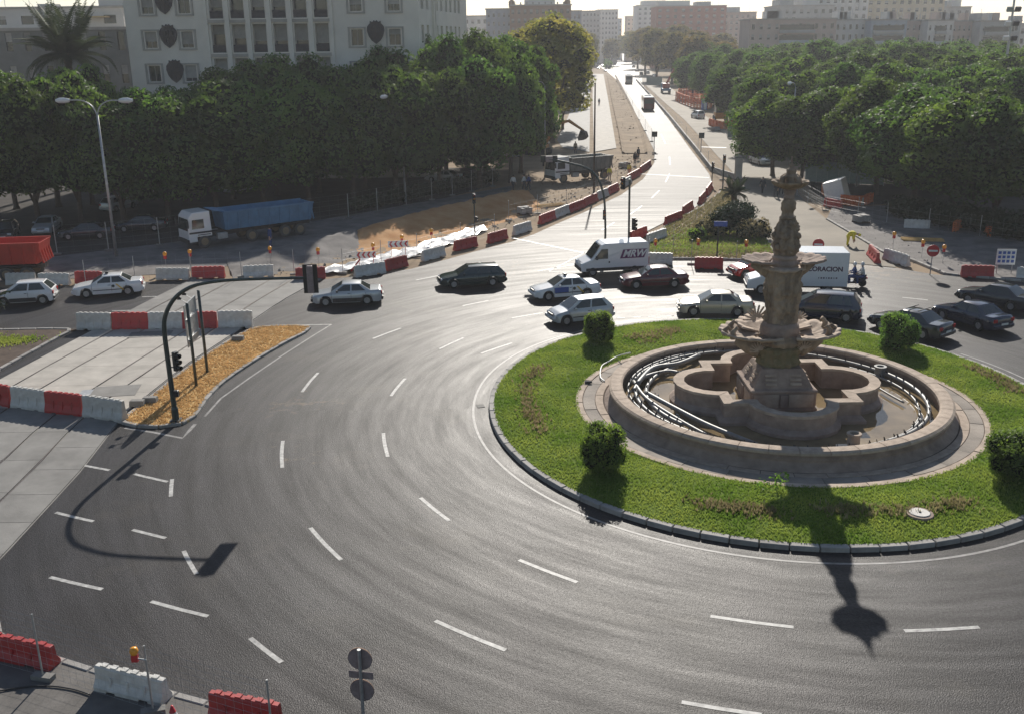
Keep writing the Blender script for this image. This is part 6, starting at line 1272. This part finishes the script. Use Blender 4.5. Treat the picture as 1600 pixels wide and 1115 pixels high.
for x0, x1 in ((322, 327), (517, 522)): MB().box(((u(x0) + u(x1)) / 2, -.12, TOPZ / 2), (u(x1) - u(x0), .3, TOPZ)).build('pilaster', MATS['render_white'], mb_)
for x in (357.3, 389.8, 422.3, 454.8, 487.3): MB().box((u(x), -.14, TOPZ / 2), (.55, .3, TOPZ)).build('pilaster', MATS['render_white'], mb_)
for k in range(-2, 5):
    z = zf(86) + k * pitch
    if 0 < z < TOPZ: MB().box((u(422), -.1, z), (u(517) - u(327), .22, .35)).build('floor_band', MATS['roof_trim'], mb_)
U2 = (Vector((-6.2, 158, 0)) - Vector((uf(655), YB, 0))); L2 = U2.length; U2.normalize(); O2 = Vector((Wd, 0, 0)); holes2 = []
for k in range(-2, 5):
    za, zb_ = zf(70) + k * pitch, zf(46) + k * pitch
    if za < .5 or zb_ > TOPZ - .5: continue
    for c in (2.2, 5.2, 11, 14, 17.5, 20.5, 24, 27): holes2.append((c - .75, c + .75, za, zb_ + .3, .4))
facade(mb_, 'side_wall', O2, U2, L2, 0, TOPZ, holes2, .4, 'render_white')
for h in holes2: win(mb_, O2, U2, h, h[4], rnd.choice([None, .3, .6]))
for c in (8.1, 9.2): p = O2 + U2 * c + Vector((U2.y, -U2.x, 0)) * .1; MB().box((p.x, p.y, TOPZ / 2), (.5, .4, TOPZ), math.atan2(U2.y, U2.x)).build('pilaster', MATS['render_white'], mb_)
e = O2 + U2 * L2; rb = MB(); rb.add([(0, 0, TOPZ), (Wd, 0, TOPZ), (e.x, e.y, TOPZ), (0, e.y, TOPZ), (0, 0, 0), (0, e.y, 0), (e.x, e.y, 0)], [(0, 1, 2, 3), (4, 0, 3, 5), (5, 3, 2, 6)]); rb.build('roof', MATS['render_white'], mb_); MB().box((Wd / 2, .2, TOPZ + .2), (Wd + 1, 1.2, .5)).build('cornice', MATS['roof_trim'], mb_)
sh = [(-.95, 1.0), (-1.15, .75), (-1.2, .2), (-1.0, -.5), (-.6, -1.1), (0, -1.55), (.6, -1.1), (1.0, -.5), (1.2, .2), (1.15, .75), (.95, 1.0), (.75, 1.2), (.75, 1.5), (.4, 1.35), (.2, 1.6), (0, 1.45), (-.2, 1.6), (-.4, 1.35), (-.75, 1.5), (-.75, 1.2)]
def emblem(x, y):
    p = Vector((u(x), 0, zf(y))); e = bpy.data.objects.new('emblem', None); C.objects.link(e); e.parent = mb_; e.location = p
    m = MB(); m.rings([[(a * .86, -.22, b * .86) for a, b in sh], [(a * .86, 0, b * .86) for a, b in sh]]); m.build('shield', MATS['emblem'], e)
    m = MB()
    for q, w in ((0, .5), (90, .5)): m.box((0, -.25, -.1), (.16 if q else 1.4, .1, 1.6 if q else .16))
    m.box((-.4, -.25, .35), (.4, .12, .4)); m.box((.4, -.25, -.5), (.4, .12, .4)); m.box((.4, -.25, .35), (.3, .1, .4)); m.box((-.4, -.25, -.5), (.3, .1, .4)); m.box((0, -.25, 1.05), (1.1, .12, .16)); m.build('relief', MATS['chassis'], e)
emblem(263.5, 55); emblem(268, 110); emblem(587.5, 53); emblem(587, 108); emblem(262, 2)
# ---- generic block
def block(x0, x1, ytop, Y, label, mat, rows, cols, D=14, name='apartment_block', wf=(.45, .5), roofmat='roof_trim', shut=.5, extras=None, rot=0., pitch=3.1, win_p=1.):
    a, b = AT(x0, 60, Y), AT(x1, 60, Y); top = AT((x0 + x1) / 2, ytop, Y).z; Wb = b.x - a.x; t = thing(name, label, 'building', (a.x, Y, 0), rot); hs = []
    for r in range(rows):
        z = top - 1.2 - pitch * r - 1.5
        if z < 1: break
        for c in range(cols):
            cx = Wb * (c + .5) / cols; w = Wb / cols * wf[0]; hs.append((cx - w / 2, cx + w / 2, z - .1, z - .1 + pitch * wf[1], .25))
    O, U = Vector(), Vector((1, 0, 0)); facade(t, 'front_wall', O, U, Wb, 0, top, hs, .25, mat)
    for h in hs: win(t, O, U, h, .25, rnd.choice([None, shut, shut * 1.3]) if shut else None)
    m = MB(); m.add([(0, 0, 0), (0, D, 0), (Wb, D, 0), (Wb, 0, 0), (0, 0, top), (0, D, top), (Wb, D, top), (Wb, 0, top)], [(0, 4, 5, 1), (2, 1, 5, 6), (3, 2, 6, 7), (4, 7, 6, 5)]); m.f = [tuple(reversed(f)) for f in m.f]; m.build('shell', MATS[mat], t)
    MB().box((Wb / 2, D / 2, top + .2), (Wb + .6, D + .6, .4)).build('cornice', MATS[roofmat], t)
    if extras: extras(t, Wb, D, top)
    return t
def penthouses(L):
    def f(t, Wb, D, top):
        for (u0, u1, h, m) in L: MB().box((Wb * (u0 + u1) / 2, D * .55, top + .4 + h / 2), (Wb * (u1 - u0), D * .6, h)).build('penthouse', MATS[m], t)
        r2 = random.Random(int(Wb * 10))
        for k in range(5): x = r2.uniform(.05, .95) * Wb; MB().tube([(x, D * .4, top), (x, D * .4, top + r2.uniform(2, 4.5))], .06, 4).build('aerial', MATS['galvanised'], t)
    return f
block(-60, 203, 48, 150, 'old grey building with a flat ledge behind the palm', 'render_shaded', 3, 9, D=30, name='old_building', wf=(.35, .55), pitch=4.6)
def terr(t, Wb, D, top):
    MB().box((Wb * .85, -1.2, top - 1.6), (Wb * .14, 2.4, .25)).build('awning', MATS['awning'], t); MB().box((Wb * .92, D * .4, top + 1.8), (Wb * .17, D * .6, 3.4)).build('penthouse', MATS['render_pale'], t); MB().box((Wb * .45, D * .4, top + .5), (Wb * .1, 3, 1.2)).build('penthouse', MATS['render_grey'], t); MB().box((Wb / 2, -3, top - 6.5), (Wb, 6, .4)).build('terrace', MATS['roof_trim'], t)
    for k in range(6): MB().tube([(Wb * (.1 + .15 * k), 3, top), (Wb * (.1 + .15 * k), 3, top + 2.5)], .05, 4).build('aerial', MATS['galvanised'], t)
block(-60, 197, 14, 200, 'white terraced house showing above the old grey building', 'render_pale', 2, 6, D=20, name='white_house', extras=terr, shut=.4)
# ---- along and beyond the avenue
block(725, 763, 26, 430, 'low pale building behind the corner of the office block', 'render_pale', 4, 4)
block(760, 800, 15, 400, 'pale blue block left of the spired brick building', 'render_blue', 6, 5, wf=(.4, .45))
def spires(t, Wb, D, top):
    for x in (.01, .92): m = MB().lathe([(1.1, 0), (1.1, 1.5), (.3, 2.2), (.05, 5.5)], 8, (Wb * x + .5, .8, top)); m.build('spire', MATS['brick_brown'], t)
    for k in range(9): MB().box((Wb * (.08 + .1 * k), .3, top + .7), (.5, .5, 1.0)).build('merlon', MATS['roof_trim'], t)
    MB().box((Wb * .5, D * .5, top + 1.4), (Wb * .5, D * .5, 2.6)).build('penthouse', MATS['render_pale'], t)
block(797, 892, 9, 380, 'brown brick building with corner spires behind the plane tree', 'brick_brown', 6, 10, D=22, extras=spires)
block(888, 908, 18, 420, 'blue grey block right of the spired building', 'render_blue', 6, 3)
block(904, 937, 18, 640, 'pale grey slab at the far end of the avenue, left one', 'render_grey', 8, 6, D=30)
block(934, 965, 16, 700, 'pale tower block closing the far end of the avenue', 'render_pale', 9, 6, D=30); block(962, 971, 30, 820, 'thin far tower in the gap of the avenue', 'render_blue', 8, 2, D=20)
block(979, 998, 26, 760, 'pinkish house at the right side of the far avenue', 'render_pink', 6, 3); block(995, 1045, 9, 720, 'pale tall block behind the red brick building', 'render_pale', 7, 6, D=25, extras=penthouses([(.2, .9, 3, 'render_pale')]))
block(1024, 1133, 10, 560, 'red brick apartment building with rows of square windows', 'brick_red', 6, 9, D=20, wf=(.4, .5), extras=penthouses([(.05, .5, 2.6, 'render_pale'), (.6, .8, 2, 'render_grey')])); block(1120, 1180, 20, 580, 'pale block right of the red brick building', 'render_pink', 5, 7, extras=penthouses([(.2, .6, 2.6, 'render_grey')]))
# ---- long apartment row above the right trees
def balconies(sp):
    def f(t, Wb, D, top):
        for (u0, u1) in sp:
            for r in range(4):
                z = top - 3.0 - 3.1 * r; x = Wb * (u0 + u1) / 2; w = Wb * (u1 - u0)
                MB().box((x, -.6, z - .55), (w, 1.2, .9)).build('balcony', MATS['render_blue' if r % 2 else 'render_grey'], t); MB().box((x, -.05, z + .75), (w, .15, 1.5)).build('balcony_door', MATS['window_glass'], t)
        r2 = random.Random(int(Wb * 7))
        for k in range(3): a = r2.uniform(.08, .8); MB().box((Wb * a, D * .5, top + 1.5), (Wb * r2.uniform(.08, .2), D * .4, 2.4)).build('penthouse', MATS[r2.choice(['render_pale', 'render_grey', 'render_pink'])], t)
        for k in range(4): x = r2.uniform(.05, .95) * Wb; MB().tube([(x, D * .4, top), (x, D * .4, top + r2.uniform(2, 4))], .06, 4).build('aerial', MATS['galvanised'], t)
    return f
for i, (x0, x1, yt, m, c, sp) in enumerate([(1170, 1305, 31, 'render_pink', 11, [(.35, .75)]), (1303, 1362, 32, 'render_pale', 6, []), (1360, 1415, 32, 'render_blue', 5, [(.05, .9)]), (1413, 1450, 33, 'render_pink', 4, []), (1448, 1488, 33, 'render_pale', 5, [(.3, .7)]), (1486, 1532, 34, 'render_pink', 6, []), (1530, 1592, 34, 'render_grey', 5, [(.1, .85)]), (1590, 1680, 38, 'render_pale', 7, [(.3, .6)])]):
    block(x0, x1, yt, 330 + 6 * (i % 2), 'pale apartment house in the row above the right trees, %s from the left' % ORD[i], m, 4, c, D=14, extras=balconies(sp), wf=(.38, .5))
for i, (x0, x1, yt, m, c) in enumerate([(1210, 1300, 10, 'render_grey', 8), (1250, 1352, -6, 'render_pale', 9), (1350, 1470, -4, 'render_cream', 10), (1465, 1512, 12, 'render_grey', 4)]):
    block(x0, x1, yt, 430 + 10 * i, 'taller pale block stepping up behind the apartment row, %s from the left' % ORD[i], m, 6, c, D=20, extras=penthouses([(.1, .35, 2.5, 'render_grey'), (.5, .8, 3, 'render_pale')]))
b = AT(1577, 60, 190); t = thing('floodlight_mast', 'tall lamp mast with white clustered heads above the right trees', 'mast', (b.x, 190, 0)); zt = AT(1577, -10, 190).z
MB().tube([(0, 0, 0), (0, 0, zt)], [.3, .18], 10).build('pole', MATS['galvanised'], t)
for k, y in enumerate((18, 40, 63)):
    z = AT(1577, y, 190).z; MB().box((0, 0, z), (2.2, .3, .25)).build('bracket', MATS['hoarding_green'], t); MB().box((-.75, -.3, z + .35), (1.0, .5, .8), rx=.4).build('floodlight', MATS['sign_white' if k else 'hoarding_green'], t, bev=.05); MB().box((.75, -.3, z + .35), (1.0, .5, .8), rx=.4).build('floodlight', MATS['signal_black'], t, bev=.05)

# ================================================================ PEOPLE
def person(loc, rz, label, pose='stand', top='cloth_white', legs='cloth_dark', hat=None, h=1.74, z=0, group=None, bag=None):
    t = thing('person', label, 'person', (loc[0], loc[1], z), rz, group); J = {}
    def s(n, x, y, zz, r): J[n] = (Vector((x, y, zz)), r * (1.45 if pose == 'bend' else 1.22 if n not in ('head', 'crown', 'neck') else 1.1))
    st = .22 if pose == 'walk' else 0.
    if pose == 'bend':
        s('pel', 0, 0, .88, .15); s('spine', 0, -.2, 1.02, .19); s('chest', 0, -.42, 1.03, .21); s('neck', 0, -.66, 1.02, .06); s('head', 0, -.8, .97, .1); s('crown', 0, -.9, .93, .085)
        hand, elb = (-.5, .42), (-.42, .7)
    elif pose == 'sit':
        s('pel', 0, 0, .78, .15); s('spine', 0, -.02, 1.0, .14); s('chest', 0, -.06, 1.22, .16); s('neck', 0, -.08, 1.4, .06); s('head', 0, -.1, 1.52, .1); s('crown', 0, -.09, 1.62, .085)
        hand, elb = (-.48, 1.0), (-.2, 1.02)
    else:
        s('pel', 0, 0, .93, .14); s('spine', 0, 0, 1.12, .13); s('chest', 0, -.01, 1.34, .16); s('neck', 0, 0, 1.49, .055); s('head', 0, -.02, 1.6, .095); s('crown', 0, 0, 1.69, .085)
        hand, elb = (-.06, .8), (.02, 1.08)
    E = [('pel', 'spine'), ('spine', 'chest'), ('chest', 'neck'), ('neck', 'head'), ('head', 'crown')]; cz = J['chest'][0]
    for k, q in (('l', -1), ('r', 1)):
        f = st * q
        s('sh' + k, q * .19, cz.y, cz.z + .06, .07); s('el' + k, q * .25, elb[0] + (-f * .6 if pose == 'walk' else 0) + (cz.y * 0), elb[1], .05); s('ha' + k, q * .24, hand[0] + (-f * 1.0 if pose == 'walk' else 0), hand[1], .038); s('fi' + k, q * .23, hand[0] - .02 + (-f * 1.1 if pose == 'walk' else 0), hand[1] - .12, .03)
        s('hip' + k, q * .1, J['pel'][0].y, J['pel'][0].z - .06, .1)
        if pose == 'sit': s('kn' + k, q * .2, -.42, .72, .075); s('an' + k, q * .22, -.36, .32, .05); s('to' + k, q * .22, -.52, .27, .04)
        else: s('kn' + k, q * .11, (f * .8 - .03), .5, .072); s('an' + k, q * .12, f * 1.1 + .02, .09, .05); s('to' + k, q * .13, f * 1.1 - .14, .04, .04)
        E += [('chest', 'sh' + k), ('sh' + k, 'el' + k), ('el' + k, 'ha' + k), ('ha' + k, 'fi' + k), ('pel', 'hip' + k), ('hip' + k, 'kn' + k), ('kn' + k, 'an' + k), ('an' + k, 'to' + k)]
    names = list(J); me = bpy.data.meshes.new('body'); sc_ = h / 1.74; me.from_pydata([tuple(J[n][0] * sc_) for n in names], [(names.index(a), names.index(b)) for a, b in E], []); o = put('body', me, t)
    bm = bmesh.new(); bm.from_mesh(me); ly = bm.verts.layers.skin.verify(); bm.verts.ensure_lookup_table()
    for i, n in enumerate(names): bm.verts[i][ly].radius = (J[n][1] * sc_,) * 2; bm.verts[i][ly].use_root = (n == 'pel')
    bm.to_mesh(me); bm.free(); o.modifiers.new('skin', 'SKIN'); ss = o.modifiers.new('sub', 'SUBSURF'); ss.levels = ss.render_levels = 1
    dg = bpy.context.evaluated_depsgraph_get(); m2 = bpy.data.meshes.new_from_object(o.evaluated_get(dg)); o.modifiers.clear(); o.data = m2
    m2.materials.clear()
    for m in ('skin', top, legs, 'black_plastic'): m2.materials.append(MATS[m])
    pz, nk, hd = J['pel'][0] * sc_, J['neck'][0] * sc_, J['head'][0] * sc_; hands = [J['ha' + k][0] * sc_ for k in 'lr']; legn = [J[n + k][0] * sc_ for n in ('kn', 'an', 'hip') for k in 'lr']; feet = [J['to' + k][0] * sc_ for k in 'lr']
    body = [J[n][0] * sc_ for n in ('spine', 'chest', 'shl', 'shr', 'ell', 'elr')]
    for p in m2.polygons:
        c = p.center; d = lambda L: min((c - q).length for q in L); dd = {0: min(d([hd, J['crown'][0] * sc_]), d(hands + [J['fi' + k][0] * sc_ for k in 'lr'])), 1: d(body), 2: d(legn + [pz]), 3: d(feet) * 1.15}; p.material_index = min(dd, key=dd.get); p.use_smooth = True
    hc = J['crown'][0] * sc_; dr = (J['crown'][0] - J['head'][0]).normalized()
    hm = MB().lathe([(.01, .1), (.07, .085), (.1, .02), (.1, -.06), (.085, -.09)], 12); q = dr.to_track_quat('Z', 'Y'); ho = hm.build('helmet' if hat else 'hair', MATS[hat or 'hair'], t, smooth=True); ho.location = hc - dr * .03; ho.rotation_euler = q.to_euler(); ho.scale = (1.25,) * 3 if hat else (1.02,) * 3
    return t
GP = 'people around the junction'
for (x, y, az, lb, po, tp, lg, ht) in [(802, 298, .4, 'person in pale top walking under the plane tree, left of a pair', 'walk', 'cloth_white', 'cloth_dark', None), (819, 297, 1.2, 'person in a white shirt and dark trousers, left one of the pair', 'walk', 'cloth_white', 'cloth_dark', None), (826, 297, 1.2, 'person in a blue shirt and dark trousers, right one of the pair', 'walk', 'cloth_blue', 'cloth_dark', None),
        (992, 258, .2, 'person in dark clothes standing by the works fence, left one', 'stand', 'cloth_dark', 'cloth_dark', None), (997, 250, .6, 'person in a dark jacket standing by the works fence, right one', 'stand', 'cloth_dark', 'cloth_dark', None), (983, 277, .3, 'worker in a yellow vest beside the signal pole', 'stand', 'cloth_yellow', 'machine_orange', None), (952, 283, .1, 'worker in a yellow vest in front of the grey tipper', 'stand', 'cloth_yellow', 'cloth_tan', None),
        (1191, 302, .1, 'person in dark clothes walking alone on the dusty road', 'walk', 'cloth_dark', 'cloth_dark', None), (1212, 308, 2.6, 'person in dark clothes walking left of the fountain top', 'walk', 'cloth_dark', 'cloth_dark', None), (1220, 305, 2.6, 'person partly hidden by the fountain top', 'walk', 'cloth_tan', 'cloth_dark', None), (423, 386, 1.4, 'worker in blue overalls standing beside the blue tipper', 'stand', 'cloth_blue', 'cloth_blue', None),
        (899, 240, .2, 'person standing on the earth behind the white truck cab', 'stand', 'cloth_tan', 'cloth_dark', None), (936, 165, 0, 'tiny figure on the tramway slab far up the avenue', 'stand', 'cloth_dark', 'cloth_dark', None)]:
    p = G(x, y); person(p, az, lb, po, tp, lg, ht, group=GP)
p = G(1324, 384); person(p, R_(62), 'worker in yellow bending over by the kerb of the dusty road', 'bend', 'cloth_yellow', 'cloth_yellow', 'cloth_yellow', group=GP)
# ---- scooter
b = G(1332, 448); az = R_(170); sco = thing('scooter', 'dark scooter carrying two riders beside the box van', 'scooter', b, az)
for x in (.62, -.62): MB().lathe([(.12, -.06), (.25, -.06), (.27, 0), (.25, .06), (.12, .06)], 18).build('wheel', MATS['rubber'], sco, True); o = sco.children[-1]; o.location = (x, 0, .27); o.rotation_euler = (R_(90), 0, 0)
loft_side(sco, 'body', [(-.85, .55), (-.8, .8), (-.1, .8), (0, .4), (.35, .35), (.5, .95), (.6, .95), (.62, .5), (.4, .25), (-.3, .25)], .34, 'car_navy', .04); MB().box((-.45, 0, .83), (.8, .3, .1)).build('seat', MATS['black_plastic'], sco, bev=.03); MB().tube([(.5, -.32, 1.05), (.55, 0, 1.0), (.5, .32, 1.05)], .02, 6).build('handlebar', MATS['black_plastic'], sco); MB().tube([(.62, 0, .27), (.52, 0, 1.0)], .035, 6).build('fork', MATS['galvanised'], sco); MB().box((-.88, 0, .62), (.05, .2, .12)).build('tail_light', MATS['lamp_red'], sco)
dv = Vector((math.cos(az), math.sin(az), 0))
for k, (off, lb) in enumerate(((-.12, 'rider in a dark jacket and white helmet steering the scooter'), (-.62, 'passenger in a pale shirt and white helmet on the scooter'))): q = b + dv * off; person(q, az + math.pi / 2, lb, 'sit', ['cloth_blue', 'cloth_white'][k], 'cloth_blue', 'helmet_white', z=.0, group=GP)

# ================================================================ HAZE over the whole place
hz = MB().box((0, 1240, 44), (5400, 2760, 92)); hm_ = bpy.data.materials.new('haze'); hm_.use_nodes = True; nt = hm_.node_tree; nt.nodes.remove(nt.nodes['Principled BSDF'])
pv_ = nt.nodes.new('ShaderNodeVolumePrincipled'); pv_.inputs['Color'].default_value = (.93, .95, 1, 1); pv_.inputs['Density'].default_value = .00028; pv_.inputs['Anisotropy'].default_value = .35
nt.links.new(pv_.outputs[0], nt.nodes['Material Output'].inputs['Volume']); hz.build('haze', hm_, kind='stuff', label='thin pale haze in the air over the whole junction', cat='haze')
